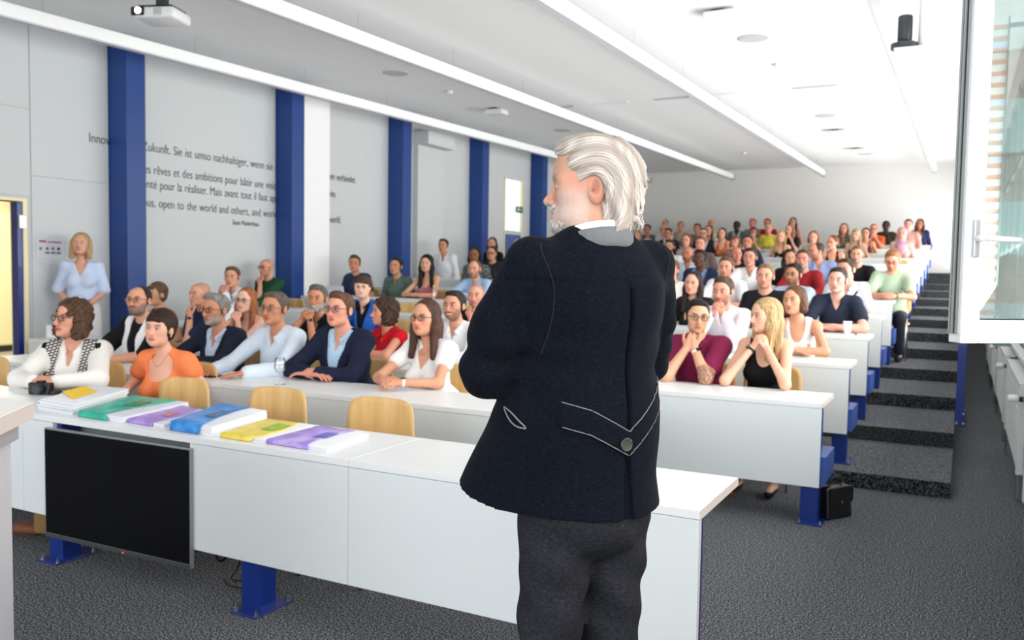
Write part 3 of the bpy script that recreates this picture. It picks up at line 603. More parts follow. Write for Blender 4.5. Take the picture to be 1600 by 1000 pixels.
# ------------------------------------------------------------------ figure sculpting: implicit surfaces meshed with surface nets
f32 = np.float32
def rotm(yaw=0, pitch=0, roll=0):
    # yaw about z, pitch nods the face (-y) up when positive, roll tilts sideways
    return np.array(Matrix.Rotation(yaw, 3, 'Z') @ Matrix.Rotation(-pitch, 3, 'X') @ Matrix.Rotation(roll, 3, 'Y'), dtype=f32)
class Sculpt:
    def __init__(s): s.p = []
    def _add(s, kind, prm, lo, hi, k, op): s.p.append((kind, prm, np.array(lo, f32), np.array(hi, f32), k, op)); return s
    def cap(s, a, b, ra, rb=None, k=.02, op=1, fr=None, flat=None):
        a = np.array(a, f32); b = np.array(b, f32); rb = ra if rb is None else rb
        if fr is not None: a = fr[0] + fr[1] @ a; b = fr[0] + fr[1] @ b
        if flat is not None:
            n = np.array(flat[0], f32); n = n / np.linalg.norm(n)
            if fr is not None: n = fr[1] @ n
            flat = (n, flat[1])
        r = max(ra, rb)
        return s._add('c', (a, b, ra, rb, flat), np.minimum(a, b) - r, np.maximum(a, b) + r, k, op)
    def ell(s, c, r, k=.02, op=1, fr=None, rot=None):
        c = np.array(c, f32); r = np.array(r, f32); Rm = np.eye(3, dtype=f32) if rot is None else np.array(rot, f32)
        if fr is not None: c = fr[0] + fr[1] @ c; Rm = fr[1] @ Rm
        e = np.sqrt(((Rm * r[None, :]) ** 2).sum(1))
        return s._add('e', (c, r, Rm), c - e, c + e, k, op)
    def box(s, lo, hi, rad=.0, k=.02, op=1, fr=None):
        lo = np.array(lo, f32); hi = np.array(hi, f32); c = (lo + hi) / 2; h = (hi - lo) / 2; Rm = np.eye(3, dtype=f32)
        if fr is not None: c = fr[0] + fr[1] @ c; Rm = fr[1]
        e = np.abs(Rm) @ h
        return s._add('b', (c, h - rad, Rm, rad), c - e, c + e, k, op)
    def wedge(s, z0, tan, yc, zt, k=.01, op=-1, lean=0.0, x0=0.0):   # V neck opening: |x| < (z-z0)*tan, y < yc
        return s._add('v', (z0, tan, yc, zt, lean, x0), (x0 - .25, -.6, z0 - .02), (x0 + .25, yc + .02, zt), k, op)
    def mesh(s, lo, hi, h, noise=None, skip=None, cut=None):
        lo = np.array(lo, float); hi = np.array(hi, float)
        n = np.maximum(4, np.ceil((hi - lo) / h).astype(int) + 1)
        ax = [(lo[i] + h * np.arange(n[i])).astype(f32) for i in range(3)]
        F = np.full(tuple(n), .3, f32)
        for kind, prm, bl, bh, k, op in s.p:
            pad = k * 1.1 + h * 1.6
            i0 = [max(0, int(np.floor((bl[i] - pad - lo[i]) / h))) for i in range(3)]; i1 = [min(n[i], int(np.ceil((bh[i] + pad - lo[i]) / h)) + 1) for i in range(3)]
            if any(i1[i] - i0[i] < 1 for i in range(3)): continue
            X = ax[0][i0[0]:i1[0], None, None]; Y = ax[1][None, i0[1]:i1[1], None]; Z = ax[2][None, None, i0[2]:i1[2]]
            if kind == 'c':
                a, b, ra, rb, flat = prm; d = b - a; L2 = float(d @ d) or 1e-9
                px, py, pz = X - a[0], Y - a[1], Z - a[2]
                t = np.clip((px * d[0] + py * d[1] + pz * d[2]) / L2, 0, 1)
                qx, qy, qz = px - t * d[0], py - t * d[1], pz - t * d[2]
                q2 = qx * qx + qy * qy + qz * qz
                if flat is not None:
                    nn, q = flat; dn = qx * nn[0] + qy * nn[1] + qz * nn[2]; q2 = q2 + (q * q - 1) * dn * dn
                D = np.sqrt(q2) - (ra + (rb - ra) * t)
            elif kind == 'e':
                c, r, Rm = prm; px, py, pz = X - c[0], Y - c[1], Z - c[2]
                l = [(Rm[0, i] * px + Rm[1, i] * py + Rm[2, i] * pz) / r[i] for i in range(3)]
                k0 = np.sqrt(l[0] ** 2 + l[1] ** 2 + l[2] ** 2) + 1e-6
                k1 = np.sqrt((l[0] / r[0]) ** 2 + (l[1] / r[1]) ** 2 + (l[2] / r[2]) ** 2) + 1e-6
                D = k0 * (k0 - 1) / k1
            elif kind == 'b':
                c, hh, Rm, rad = prm; px, py, pz = X - c[0], Y - c[1], Z - c[2]
                l = [np.abs(Rm[0, i] * px + Rm[1, i] * py + Rm[2, i] * pz) - hh[i] for i in range(3)]
                D = np.sqrt(np.maximum(l[0], 0) ** 2 + np.maximum(l[1], 0) ** 2 + np.maximum(l[2], 0) ** 2) + np.minimum(np.maximum(l[0], np.maximum(l[1], l[2])), 0) - rad
            else:
                z0, tan, yc, zt, lean, x0 = prm; cs = 1 / math.sqrt(1 + tan * tan)
                D = np.maximum((np.abs(X - x0) - (Z - z0) * tan) * cs, np.maximum(Y - yc - lean * (Z - z0), Z - zt)) + 0 * Y
            S = (slice(i0[0], i1[0]), slice(i0[1], i1[1]), slice(i0[2], i1[2])); A = F[S]
            if op == 1:
                hh_ = np.maximum(k - np.abs(A - D), 0) / max(k, 1e-6); F[S] = np.minimum(A, D) - hh_ * hh_ * k * .25
            else:
                hh_ = np.maximum(k - np.abs(A + D), 0) / max(k, 1e-6); F[S] = np.maximum(A, -D) + hh_ * hh_ * k * .25
        if noise:
            X = ax[0][:, None, None]; Y = ax[1][None, :, None]; Z = ax[2][None, None, :]
            F += noise(X, Y, Z).astype(f32)
        if cut: F = cut(F, ax[0][:, None, None], ax[1][None, :, None], ax[2][None, None, :])
        return nets(F, lo, h)
_C = np.array([[i, j, k] for i in (0, 1) for j in (0, 1) for k in (0, 1)])
_E = [(a, b) for a in range(8) for b in range(a + 1, 8) if np.abs(_C[a] - _C[b]).sum() == 1]
def nets(F, lo, h):
    s = F < 0
    c = np.zeros(tuple(np.array(F.shape) - 1), np.int8)
    for i, j, k in _C: c += s[i:F.shape[0] - 1 + i, j:F.shape[1] - 1 + j, k:F.shape[2] - 1 + k]
    act = (c > 0) & (c < 8); idx = np.full(c.shape, -1, np.int32); I = np.argwhere(act)
    if not len(I): return np.zeros((0, 3)), np.zeros((0, 4), int)
    idx[act] = np.arange(len(I))
    V8 = np.stack([F[I[:, 0] + a, I[:, 1] + b, I[:, 2] + d] for a, b, d in _C], 1)
    P = np.zeros((len(I), 3)); W = np.zeros(len(I))
    for a, b in _E:
        va, vb = V8[:, a], V8[:, b]; m = (va < 0) != (vb < 0); t = np.where(m, va / np.where(m, va - vb, 1), 0)
        P += m[:, None] * (_C[a] + t[:, None] * (_C[b] - _C[a])); W += m
    P = (I + P / W[:, None]) * h + lo
    Q = []
    for d in range(3):
        e = [(1, 2), (2, 0), (0, 1)][d]
        A = np.take(s, range(0, F.shape[d] - 1), d); Bb = np.take(s, range(1, F.shape[d]), d)
        J = np.argwhere(A != Bb)
        ok = (J[:, e[0]] > 0) & (J[:, e[1]] > 0) & (J[:, e[0]] < F.shape[e[0]] - 1) & (J[:, e[1]] < F.shape[e[1]] - 1); J = J[ok]
        def off(a, b): K = J.copy(); K[:, e[0]] -= a; K[:, e[1]] -= b; return idx[K[:, 0], K[:, 1], K[:, 2]]
        q = np.stack([off(1, 1), off(0, 1), off(0, 0), off(1, 0)], 1)
        ins = A[J[:, 0], J[:, 1], J[:, 2]]
        q[~ins] = q[~ins][:, ::-1]; Q.append(q)
    Q = np.concatenate(Q); Q = Q[(Q >= 0).all(1)]
    return P, Q
def filt(V, Q, lo, hi, keep_inside):
    c = V[Q].mean(1); m = ((c > lo) & (c < hi)).all(1)
    Q = Q[m] if keep_inside else Q[~m]
    u, inv = np.unique(Q, return_inverse=True)
    return V[u], inv.reshape(Q.shape)
def join(parts):
    Vs, Qs, n = [], [], 0
    for V, Q in parts:
        if len(Q) == 0: continue
        Vs.append(V); Qs.append(Q + n); n += len(V)
    return np.concatenate(Vs), np.concatenate(Qs)
def np_mesh(name, V, Q, m, parent=None, colors=None, loc=None):
    me = bpy.data.meshes.new(name)
    me.vertices.add(len(V)); me.vertices.foreach_set('co', V.astype(f32).ravel())
    me.loops.add(Q.size); me.loops.foreach_set('vertex_index', Q.astype(np.int32).ravel())
    me.polygons.add(len(Q)); me.polygons.foreach_set('loop_start', np.arange(0, Q.size, Q.shape[1], dtype=np.int32))
    me.polygons.foreach_set('use_smooth', np.ones(len(Q), bool))
    me.update(calc_edges=True)
    if colors is not None:
        ca = me.color_attributes.new('col', 'FLOAT_COLOR', 'POINT'); ca.data.foreach_set('color', np.concatenate([colors, np.ones((len(V), 1))], 1).astype(f32).ravel())
    me.materials.append(m)
    o = bpy.data.objects.new(name, me); col.objects.link(o)
    if parent: o.parent = parent
    if loc is not None: o.location = loc
    return o
def skin_mat(key, rough=.5, sss=.12):
    if key in _M: return _M[key]
    m = bpy.data.materials.new(key); m.use_nodes = True; _M[key] = m; nt = m.node_tree; b = nt.nodes['Principled BSDF']
    a = nt.nodes.new('ShaderNodeVertexColor'); a.layer_name = 'col'; nt.links.new(a.outputs[0], b.inputs['Base Color'])
    b.inputs['Roughness'].default_value = rough; b.inputs['Specular IOR Level'].default_value = .35
    return m
SKIN = skin_mat('skin')
def hair_mat(c, c2=None, wavy=False):
    key = 'hair_' + (c if isinstance(c, str) else 'x') + ('w' if wavy else '')
    c2 = c2 or tuple(min(255, int(v * 1.25 + 6)) for v in (int(c[0:2], 16), int(c[2:4], 16), int(c[4:6], 16)))
    d = tuple(int(v * .6) for v in (int(c[0:2], 16), int(c[2:4], 16), int(c[4:6], 16)))
    return ramp_mat(key, [(.25, d), (.5, c), (.78, c2)], .55, 1.0, 3, .5, .004, stretch=(110, 110, 9) if not wavy else (70, 70, 40), spec=.25)
def cloth(key, c, kind='plain', c2=None, s=1.0, rough=.85):
    key = 'cloth_' + key
    if key in _M: return _M[key]
    if kind == 'plain': return mat(key, c, rough, spec=.2, noise=.1, nscale=260, bump=.12)
    m = bpy.data.materials.new(key); m.use_nodes = True; _M[key] = m; nt = m.node_tree; b = nt.nodes['Principled BSDF']; L = nt.links.new
    b.inputs['Roughness'].default_value = rough; b.inputs['Specular IOR Level'].default_value = .2
    tc = nt.nodes.new('ShaderNodeTexCoord'); mx = nt.nodes.new('ShaderNodeMix'); mx.data_type = 'RGBA'
    mx.inputs[6].default_value = (*lin(c), 1); mx.inputs[7].default_value = (*lin(c2), 1)
    if kind == 'print':
        n = nt.nodes.new('ShaderNodeTexVoronoi'); n.inputs['Scale'].default_value = 32 * s; L(tc.outputs['Object'], n.inputs['Vector'])
        r = nt.nodes.new('ShaderNodeValToRGB'); r.color_ramp.elements[0].position = .38; r.color_ramp.elements[1].position = .5; L(n.outputs['Distance'], r.inputs[0]); L(r.outputs[0], mx.inputs[0])
    elif kind == 'check':
        ws = []
        for d in ('X', 'Z'):
            w = nt.nodes.new('ShaderNodeTexWave'); w.bands_direction = d; w.inputs['Scale'].default_value = 14 * s; L(tc.outputs['Object'], w.inputs['Vector']); ws.append(w)
        mm = nt.nodes.new('ShaderNodeMath'); mm.operation = 'MULTIPLY'; L(ws[0].outputs['Fac'], mm.inputs[0]); L(ws[1].outputs['Fac'], mm.inputs[1]); L(mm.outputs[0], mx.inputs[0])
    elif kind == 'keffiyeh':
        ck = nt.nodes.new('ShaderNodeTexBrick'); ck.inputs['Scale'].default_value = 14 * s; ck.inputs['Color1'].default_value = (0, 0, 0, 1); ck.inputs['Color2'].default_value = (.0, .0, .0, 1); ck.inputs['Mortar'].default_value = (1, 1, 1, 1); ck.inputs['Mortar Size'].default_value = .05
        ck.inputs['Brick Width'].default_value = .35; ck.inputs['Row Height'].default_value = .22
        mp = nt.nodes.new('ShaderNodeMapping'); mp.inputs['Rotation'].default_value = (math.radians(90), .5, .3); L(tc.outputs['Object'], mp.inputs[0]); L(mp.outputs[0], ck.inputs['Vector']); L(ck.outputs['Color'], mx.inputs[0])
    elif kind == 'gauze':
        w = nt.nodes.new('ShaderNodeTexWave'); w.inputs['Scale'].default_value = 40 * s; w.inputs['Distortion'].default_value = 2; L(tc.outputs['Object'], w.inputs['Vector']); L(w.outputs['Fac'], mx.inputs[0])
    L(mx.outputs[2], b.inputs['Base Color'])
    n2 = nt.nodes.new('ShaderNodeTexNoise'); n2.inputs['Scale'].default_value = 200; L(tc.outputs['Object'], n2.inputs['Vector'])
    bp = nt.nodes.new('ShaderNodeBump'); bp.inputs['Strength'].default_value = .1; bp.inputs['Distance'].default_value = .003; L(n2.outputs[0], bp.inputs['Height']); L(bp.outputs[0], b.inputs['Normal'])
    return m
def ss(x, a, b): t = np.clip((x - a) / (b - a), 0, 1); return t * t * (3 - 2 * t)
def folds(amp, seed=0.0, f=1.0):
    def n(X, Y, Z):
        a = np.sin((22 * X + 9 * Z) * f + 3 * np.sin(7 * Z + 5 * Y + seed) + seed)
        b = np.sin((17 * Z - 13 * Y) * f + 2.5 * np.sin(9 * X - 4 * Z + seed * 2) + 1.3)
        c = np.sin((31 * Y + 26 * X - 14 * Z) * f + 2 * np.sin(11 * X + seed))
        return amp * (.5 * a + .5 * b + .35 * c * b)
    return n
def strand(amp, fr, f=70, seed=0.0, curl=0.0):
    c, Rm = fr
    def n(X, Y, Z):
        x = Rm[0, 0] * (X - c[0]) + Rm[1, 0] * (Y - c[1]) + Rm[2, 0] * (Z - c[2])
        y = Rm[0, 1] * (X - c[0]) + Rm[1, 1] * (Y - c[1]) + Rm[2, 1] * (Z - c[2])
        z = Rm[0, 2] * (X - c[0]) + Rm[1, 2] * (Y - c[1]) + Rm[2, 2] * (Z - c[2])
        if curl: return amp * (np.sin(f * x + 3 * np.sin(f * .5 * z + seed)) * np.sin(f * y + 2 * np.sin(f * .6 * x)) + np.sin(f * z + 2.5 * np.sin(f * .7 * y + seed))) * .6
        th = np.arctan2(x, y + .03)
        return amp * (np.sin(th * 26 + 5 * np.sin(9 * z + seed)) + .6 * np.sin(th * 47 + 30 * z + seed)) * .6
    return n
# ---- head in its own frame: face towards -y, origin between the ears at eye level
def head_parts(S, fr, fem=False, wide=1.0, mouth=0.0, jaw=1.0, nose=1.0, eyes=True, smile=0.0):
    w = wide * (.97 if fem else 1.05)
    def E(c, r, k=.02, op=1, rot=None): S.ell((c[0] * w, c[1], c[2]), (r[0] * w, r[1], r[2]), k, op, fr, rot)
    E((0, .018, .032), (.075, .094, .086), .02)
    E((0, -.03, -.03), (.060, .062, .080), .03)
    E((0, -.05, .05), (.052, .044, .045), .03)
    E((0, -.043, -.078), (.045 * jaw, .046, .036), .025)
    E((0, -.074, -.098), (.021 * jaw, .017, .015), .02)
    for s in (-1, 1):
        E((s * .041, -.058, -.022), (.023, .022, .022), .025); E((s * .046, -.046, .012), (.020, .03, .03), .03)
        E((s * .041, -.028, -.066), (.014 * jaw, .03, .026), .03)
    E((0, -.082, .024), (.047, .013, .0095 if not fem else .007), .012)
    for s in (-1, 1): E((s * .031, -.100, .003), (.0185, .0155, .0125), .009, -1)
    S.cap((0, -.084, .014), (0, -.106 - .004 * nose, -.032), .008, .0115 * nose, .010, 1, fr)
    E((0, -.108 - .004 * nose, -.037), (.0125 * nose, .012, .0105), .006)
    for s in (-1, 1): E((s * .0125, -.099, -.040), (.0085, .011, .0078), .005)
    E((0, -.0905, -.062), (.024 + .006 * smile, .013, .0062), .005); E((0, -.089, -.0745), (.020 + .004 * smile, .013, .0068), .005)
    E((0, -.105, -.0685), (.024 + .006 * smile, .012, .0016 + mouth), .003, -1)
    if eyes:
        for s in (-1, 1):
            E((s * .031, -.0805, .002), (.0148, .0148, .0148), .003); E((s * .0325, -.097, .0008), (.0138, .014, .0040), .002, -1)
    for s in (-1, 1):
        E((s * .0770, .012, -.006), (.010, .020, .032), .006); E((s * .0880, .008, -.002), (.008, .011, .019), .003, -1)
def bodyframe(o): return o
def lerp(a, b, t): return tuple(np.array(a) * (1 - t) + np.array(b) * t)
def hand(S, wrist, d, palm, side, curl=.5, spread=.06, s=1.0, k=.005, thumb=.5):
    # d: direction of the fingers, palm: palm normal; side +1 = thumb on the (d x palm) side
    d = np.array(d, float); d /= np.linalg.norm(d); n = np.array(palm, float); n -= n @ d * d; n /= np.linalg.norm(n)
    t = np.cross(d, n) * side; w = np.array(wrist, float)
    S.cap(w, w + d * .03 * s, .024 * s, .027 * s, k * 2, flat=(n, 1.35))
    S.cap(w + d * .03 * s + t * .012 * s, w + d * .078 * s + t * .018 * s, .026 * s, .017 * s, k * 2, flat=(n, 1.7))
    S.cap(w + d * .03 * s - t * .012 * s, w + d * .074 * s - t * .024 * s, .024 * s, .015 * s, k * 2, flat=(n, 1.7))
    for i, (o, ln, r) in enumerate(((.031, .074, .0088), (.0105, .082, .0092), (-.0105, .077, .0088), (-.030, .060, .0078))):
        p = w + d * (.088 - .004 * abs(i - 1)) * s + t * o * s; a = 0; v = d + t * spread * (1.2 - i) * .9; v /= np.linalg.norm(v)
        for j, fr_ in enumerate((.46, .30, .24)):
            a += curl * (.75, 1.0, .6)[j] * (1 + .06 * i); dd = v * math.cos(a) + n * math.sin(a); q = p + dd * ln * fr_ * s
            S.cap(p, q, (r - .0007 * j) * s, (r - .0007 * (j + 1)) * s, .003); p = q
    b = w + d * .022 * s + t * .026 * s; v = d * .62 + t * .72 + n * .28; v /= np.linalg.norm(v); p = b
    for j, ln in enumerate((.038, .030, .024)):
        v2 = v * math.cos(thumb * j * .6) + (d * .8 - t * .35 + n * .3) * math.sin(thumb * j * .6); v2 /= np.linalg.norm(v2); q = p + v2 * ln * s
        S.cap(p, q, (.0135 - .0015 * j) * s, (.012 - .0015 * j) * s, .006); p = q
ARM = {  # pose: left elbow, left wrist, finger dir, palm; elbow/wrist relative (x, y, z above the desk top 0.74) ; mirrored for the right side
    'clasp': ((.25, -.20, .045), (.060, -.385, .055), (-.75, -.62, .1), (-.55, .2, -.75), .75),
    'flat': ((.26, -.17, .045), (.15, -.42, .035), (-.35, -.93, -.05), (0, 0, -1), .12),
    'cross': ((.27, -.18, .045), (-.02, -.30, .05), (-1, -.15, -.05), (0, .1, -1), .25),
    'mouth': ((.20, -.27, .04), (.045, -.20, .27), (-.55, -.05, .83), (-.8, .45, 0), .9),
    'down': ((.25, .08, .0), (.20, -.20, -.12), (-.2, -1, -.1), (0, 0, -1), .3),
    'chinup': ((.16, -.24, .04), (.05, -.165, .245), (-.45, .05, .9), (-.2, .9, .3), 1.1)}
def build_person(P):
    """P: dict with x, y, z (floor), h (head centre above the floor) and looks"""
    g = P.get; fem = g('fem', False); s = g('s', 1.0); near = g('near', 0); h = P['h']
    root = thing('person', P['label'], 'person', (P['x'], P['y'], P['z']), g('yaw', 0))
    if g('group'): root['group'] = P['group']
    hy, hp, hr = g('head', (0, 0, 0)); hs = g('hs', 1.03 if not fem else .98)
    Rh = rotm(hy, hp, hr) * f32(hs); hc = np.array((g('hx', 0), 0, h), f32); fr = (hc, Rh)
    sw = (.163 if not fem else .140) * s * g('broad', 1.0); lean = g('lean', 0.0); bulk = s * g('bulk', 1.0)
    N = np.array((g('hx', 0) * .4, .045 + lean * .2, h - .155)); sh = h - .212
    SL = [np.array((sd * sw, .06 + lean * .3, sh)) for sd in (-1, 1)]
    desk = .74; pl = g('pose', 'clasp'); pr = g('pose2', pl); arms = []
    for sd, pp in ((1, pl), (-1, pr)):
        e, w, d, pn, cu = ARM[pp]
        fx = g('reach', 0)
        E_ = np.array((e[0] * sd * (1 if not fem else .93), e[1] + fx, e[2] + desk)); W_ = np.array((w[0] * sd, w[1] + fx, w[2] + desk))
        if pp in ('mouth', 'chinup'):
            W_ = hc + np.array((.045 * sd if pp == 'mouth' else .03 * sd, -.150, (-.185 if pp == 'mouth' else -.222) + g('handz', 0))); E_[0] = (.20 if pp == 'mouth' else .14) * sd
            if pp == 'chinup' and pl != pr: E_[0] = .10 * sd
        arms.append((sd, E_, W_, np.array((d[0] * sd, d[1], d[2])), np.array((pn[0] * sd, pn[1], pn[2])), cu))
    belly_y = .10 + lean
    def torso(S, t, low=True):
        S.ell((0, .065 + lean * .4, h - .37), (.150 * bulk * (1 if not fem else .88) + t, .112 * bulk + t, .165 + t), .03)
        S.cap(SL[0], SL[1], .052 * s + t, .052 * s + t, .06)
        for sd in (-1, 1): S.cap(N + np.array((sd * .02, .01, .0)), (sd * sw * .72, .06 + lean * .3, sh + .035), .034 + t * .6, .026 + t * .6, .03)
        S.ell((0, belly_y - .0, h - .56), (.145 * bulk * (1 if not fem else .87) + t, (.12 if not g('belly') else .15) * bulk + t, .16 + t), .06)
        if fem:
            b = g('bust', 1.0)
            for sd in (-1, 1): S.ell((sd * .068, -.035 + lean * .4, h - .40), (.058 * b + t * .6, .055 * b + t * .6, .056 * b + t * .6), .045)
        S.ell((0, .19, .57), (.165 * bulk + t, .135 + t, .13 + t), .06)
    def upper(S, t, frac, k=.03, flare=0.0):
        for sd, E_, W_, *_ in arms:
            A = SL[0] if sd < 0 else SL[1]
            r0, r1, r2 = (.050, .040, .028) if not fem else (.042, .034, .024)
            r0 *= bulk; r1 *= bulk
            if frac <= 1: S.cap(A, A + (E_ - A) * frac, r0 + t, r0 + (r1 - r0) * frac + t + flare, k)
            else:
                S.cap(A, E_, r0 + t, r1 + t, k); S.cap(E_, E_ + (W_ - E_) * (frac - 1), r1 + t, r1 + (r2 - r1) * (frac - 1) + t + flare, k)
    body = Sculpt(); torso(body, 0); upper(body, 0, 2.0)
    for sd in (-1, 1):
        body.cap((sd * .09, .15, .53), (sd * .12, -.22, .52), .085, .06, .04); body.cap((sd * .12, -.22, .50), (sd * .12, -.16, .09), .052, .036, .02); body.cap((sd * .12, -.14, .05), (sd * .12, -.29, .035), .038, .03, .02)
    body.cap(N, hc + Rh @ np.array((0, .022, -.075), f32), (.058 if not fem else .049) * g('neck', 1), (.053 if not fem else .045) * g('neck', 1), .03)
    hl, hh_ = hc - .155, hc + .155; hl[2] = h - .20; hl[0] -= .0
    head_parts(body, fr, fem, g('wide', 1.0), g('mouth', 0.0), g('jaw', 1.0), g('nose', 1.0), near > 0, g('smile', 0))
    for sd, E_, W_, d, pn, cu in arms:
        body_side = 1 if sd > 0 else -1
        hand(body, W_, d, pn, -body_side, cu, s=.95 if not fem else .86, k=.005)
    hb = (.011, .013, .017)[2 - near]; hh2 = (.0036, .0045, .0090)[2 - near]; hhd = (.0042, .0065, .010)[2 - near]
    parts = []
    lo = np.array((-.42, -.55, 0 if g('legs', near > 0) else .42)); hi = np.array((.42, .36, h - .10))
    V, Q = body.mesh(lo, hi, hb); V, Q = filt(V, Q, hl + hb * .5, hh_ - hb * .5, False)
    boxes = []
    for sd, E_, W_, d, *_ in arms:
        c = W_ + d / np.linalg.norm(d) * .07; a, b = c - .115, c + .115; boxes.append((a, b)); V, Q = filt(V, Q, a + hb * .5, b - hb * .5, False)
    parts.append((V, Q))
    a, b = body.mesh(hl, hh_, hh2); parts.append(filt(a, b, hl + .001, hh_ - .001, True))
    V1, Q1 = body.mesh(boxes[0][0], boxes[0][1], hhd); V1, Q1 = filt(V1, Q1, hl + .002, hh_ - .002, False); parts.append((V1, Q1))
    V2, Q2 = body.mesh(boxes[1][0], boxes[1][1], hhd); V2, Q2 = filt(V2, Q2, boxes[0][0] + .002, boxes[0][1] - .002, False); V2, Q2 = filt(V2, Q2, hl + .002, hh_ - .002, False); parts.append((V2, Q2))
    V, Q = join(parts)
    # colours of the skin itself: lips, brows, beard, cropped scalp, tattoo; plus painted eye-socket shade
    sk = np.array(lin(g('skin', 'd9a084'))); C = np.tile(sk, (len(V), 1))
    p = ((V - hc) @ (Rh / hs ** 2)); x, y, z = p[:, 0], p[:, 1], p[:, 2]; ax = np.abs(x)
    inh = (y > -.16) & (z > -.13) & (z < .13) & (ax < .1) & (y < .13)
    for sd, E_, W_, d, *_ in arms:
        for a_, b_ in ((W_, W_ + d / np.linalg.norm(d) * .12), (E_, W_)):
            tt = np.clip(((V - a_) @ (b_ - a_)) / ((b_ - a_) @ (b_ - a_)), 0, 1)[:, None]; inh &= ~((np.linalg.norm(V - a_ - tt * (b_ - a_), axis=1) < .043) & ((y < -.118) | (z < -.105)))
    def mixc(mask, c, a=1.0):
        m = (mask * a * inh)[:, None]; C[:] = C * (1 - m) + np.array(lin(c)) * m
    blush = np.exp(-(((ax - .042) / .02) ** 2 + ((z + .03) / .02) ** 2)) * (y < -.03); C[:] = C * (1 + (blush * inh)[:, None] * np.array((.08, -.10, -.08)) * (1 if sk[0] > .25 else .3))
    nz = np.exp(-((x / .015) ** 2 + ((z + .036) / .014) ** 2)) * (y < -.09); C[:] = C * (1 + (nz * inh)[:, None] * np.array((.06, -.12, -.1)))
    hcol = g('hair', '3b2a1e'); bc = g('beardc', hcol)
    if g('beard', 0):
        jawm = ss(-z, .040, .062) * ss(-y + .9 * ax * 0, -.02, .02) * (1 - np.exp(-((x / .018) ** 2 + ((z + .068) / .009) ** 2)) * .8) * ss(.135 + z, 0, .02)
        side = ss(-z, .01, .05) * ss(ax, .045, .06) * ss(-y, -.015, .005)
        mou = np.exp(-(((ax) / .027) ** 4 + ((z + .053) / .006) ** 2)) * (y < -.08)
        mixc(np.clip(np.maximum(np.maximum(jawm, side), mou * 1.0), 0, 1), bc, g('beard'))
    if g('crop', 0):  # very short scalp hair
        sc_ = ss(z - (.055 - .9 * (y + .04)) * (y < .02) + (y > .02) * (.03), -.005, .02); mixc(sc_ * (z > -.06), hcol, g('crop'))
    lip = np.exp(-((x / (.023 + .006 * g('smile', 0))) ** 4 + ((z + .0685) / .0105) ** 4)) * (y < -.075)
    lc = g('lips'); lipc = lc if lc else None
    lm = (lip * inh)[:, None]; C[:] = C * (1 - lm) + (np.array(lin(lipc)) if lipc else sk * np.array((.80, .50, .50))) * lm
    if g('smile', 0): mixc(np.exp(-((x / .021) ** 4 + ((z + .0680) / .0042) ** 4)) * (y < -.07), 'efe9e0', .9)
    else: mixc(np.exp(-((x / .022) ** 4 + ((z + .0685) / .0022) ** 2)) * (y < -.07), '6b2f2c', .5)
    br = np.exp(-(((ax - .033) / .018) ** 4 + ((z - (.0235 + .10 * (ax - .02) - 3.5 * (ax - .035) ** 2)) / (.0052 if not fem else .0040)) ** 2)) * (y < -.05); mixc(br, tuple(int(int(g('brow', hcol)[i:i + 2], 16) * .7) for i in (0, 2, 4)), 1.0)
    if near == 0:
        ey = np.exp(-(((ax - .031) / .012) ** 4 + ((z - .003) / .006) ** 2)) * (y < -.05); mixc(ey, '1c1210', .9 if sk[0] > .25 else .6)
        mixc(np.exp(-(((ax - .031) / .018) ** 2 + ((z - .004) / .012) ** 2)) * (y < -.05), tuple(int(v) for v in np.clip(np.array([int(g('skin', 'd9a084')[i:i + 2], 16) for i in (0, 2, 4)]) * .62, 0, 255)), .45)  # skin darkened round the eyes: painted socket shade
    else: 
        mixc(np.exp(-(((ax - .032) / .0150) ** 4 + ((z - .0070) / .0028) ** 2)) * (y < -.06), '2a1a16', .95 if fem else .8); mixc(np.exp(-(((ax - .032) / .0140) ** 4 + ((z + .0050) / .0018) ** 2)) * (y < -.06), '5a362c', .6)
        mixc(np.exp(-(((ax - .030) / .020) ** 2 + ((z - .010) / .010) ** 2)) * (y < -.05), tuple(int(int(g('skin', 'd9a084')[i:i + 2], 16) * .66) for i in (0, 2, 4)), .5)  # socket shade painted into the skin above the eyes
    if g('tattoo'):
        E_ = arms[0][1] if g('tattoo') > 0 else arms[1][1]; dd = np.linalg.norm(V - E_, axis=1); tm = (dd < .10) * (np.sin(V[:, 0] * 210 + 4 * np.sin(V[:, 2] * 160)) * np.sin(V[:, 2] * 190) > -.35); C[tm] = C[tm] * .42
    hands_m = np.zeros(len(V), bool)
    for a, b in boxes: hands_m |= ((V > a) & (V < b)).all(1)
    C[hands_m & ~inh] *= np.array((1.02, .93, .92))
    if g('shoe'):
        sm = V[:, 2] < (.055 + .0 * V[:, 1]); C[sm & (V[:, 1] > -.6)] = lin(g('shoe'))
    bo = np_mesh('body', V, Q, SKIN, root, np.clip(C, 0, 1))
    # eyes
    if near > 0:
        gaze = g('gaze', (0, 0))
        for sd in (-1, 1):
            c = hc + Rh @ np.array((sd * .031 * g('wide', 1.0) * (.97 if fem else 1.05), -.0815, .002), f32); eye_ball(root, c, Rh, gaze, g('iris', '5a4632'), .0125 * hs)
    # garments
    seed = P['x'] * 3.1 + P['y']; gs = (.0095, .012, .016)[2 - near]
    glo = np.array((-.44, -.5, .40)); ghi = np.array((.44, .38, h - .06))
    top = g('top', 'tee'); tc = g('topm'); G = Sculpt(); t = .013; nk = None
    if top in ('tee', 'polo', 'vtee'): torso(G, t); upper(G, t + .004, g('sleeve', .62), .03, .006)
    elif top in ('shirt', 'blouse'): torso(G, t + .003); upper(G, t + .003, g('sleeve', 1.92), .03, .003 if top == 'shirt' else .008)
    elif top == 'tank': torso(G, .008)
    elif top == 'blazer': torso(G, .011); upper(G, .002, 1.9, .03)
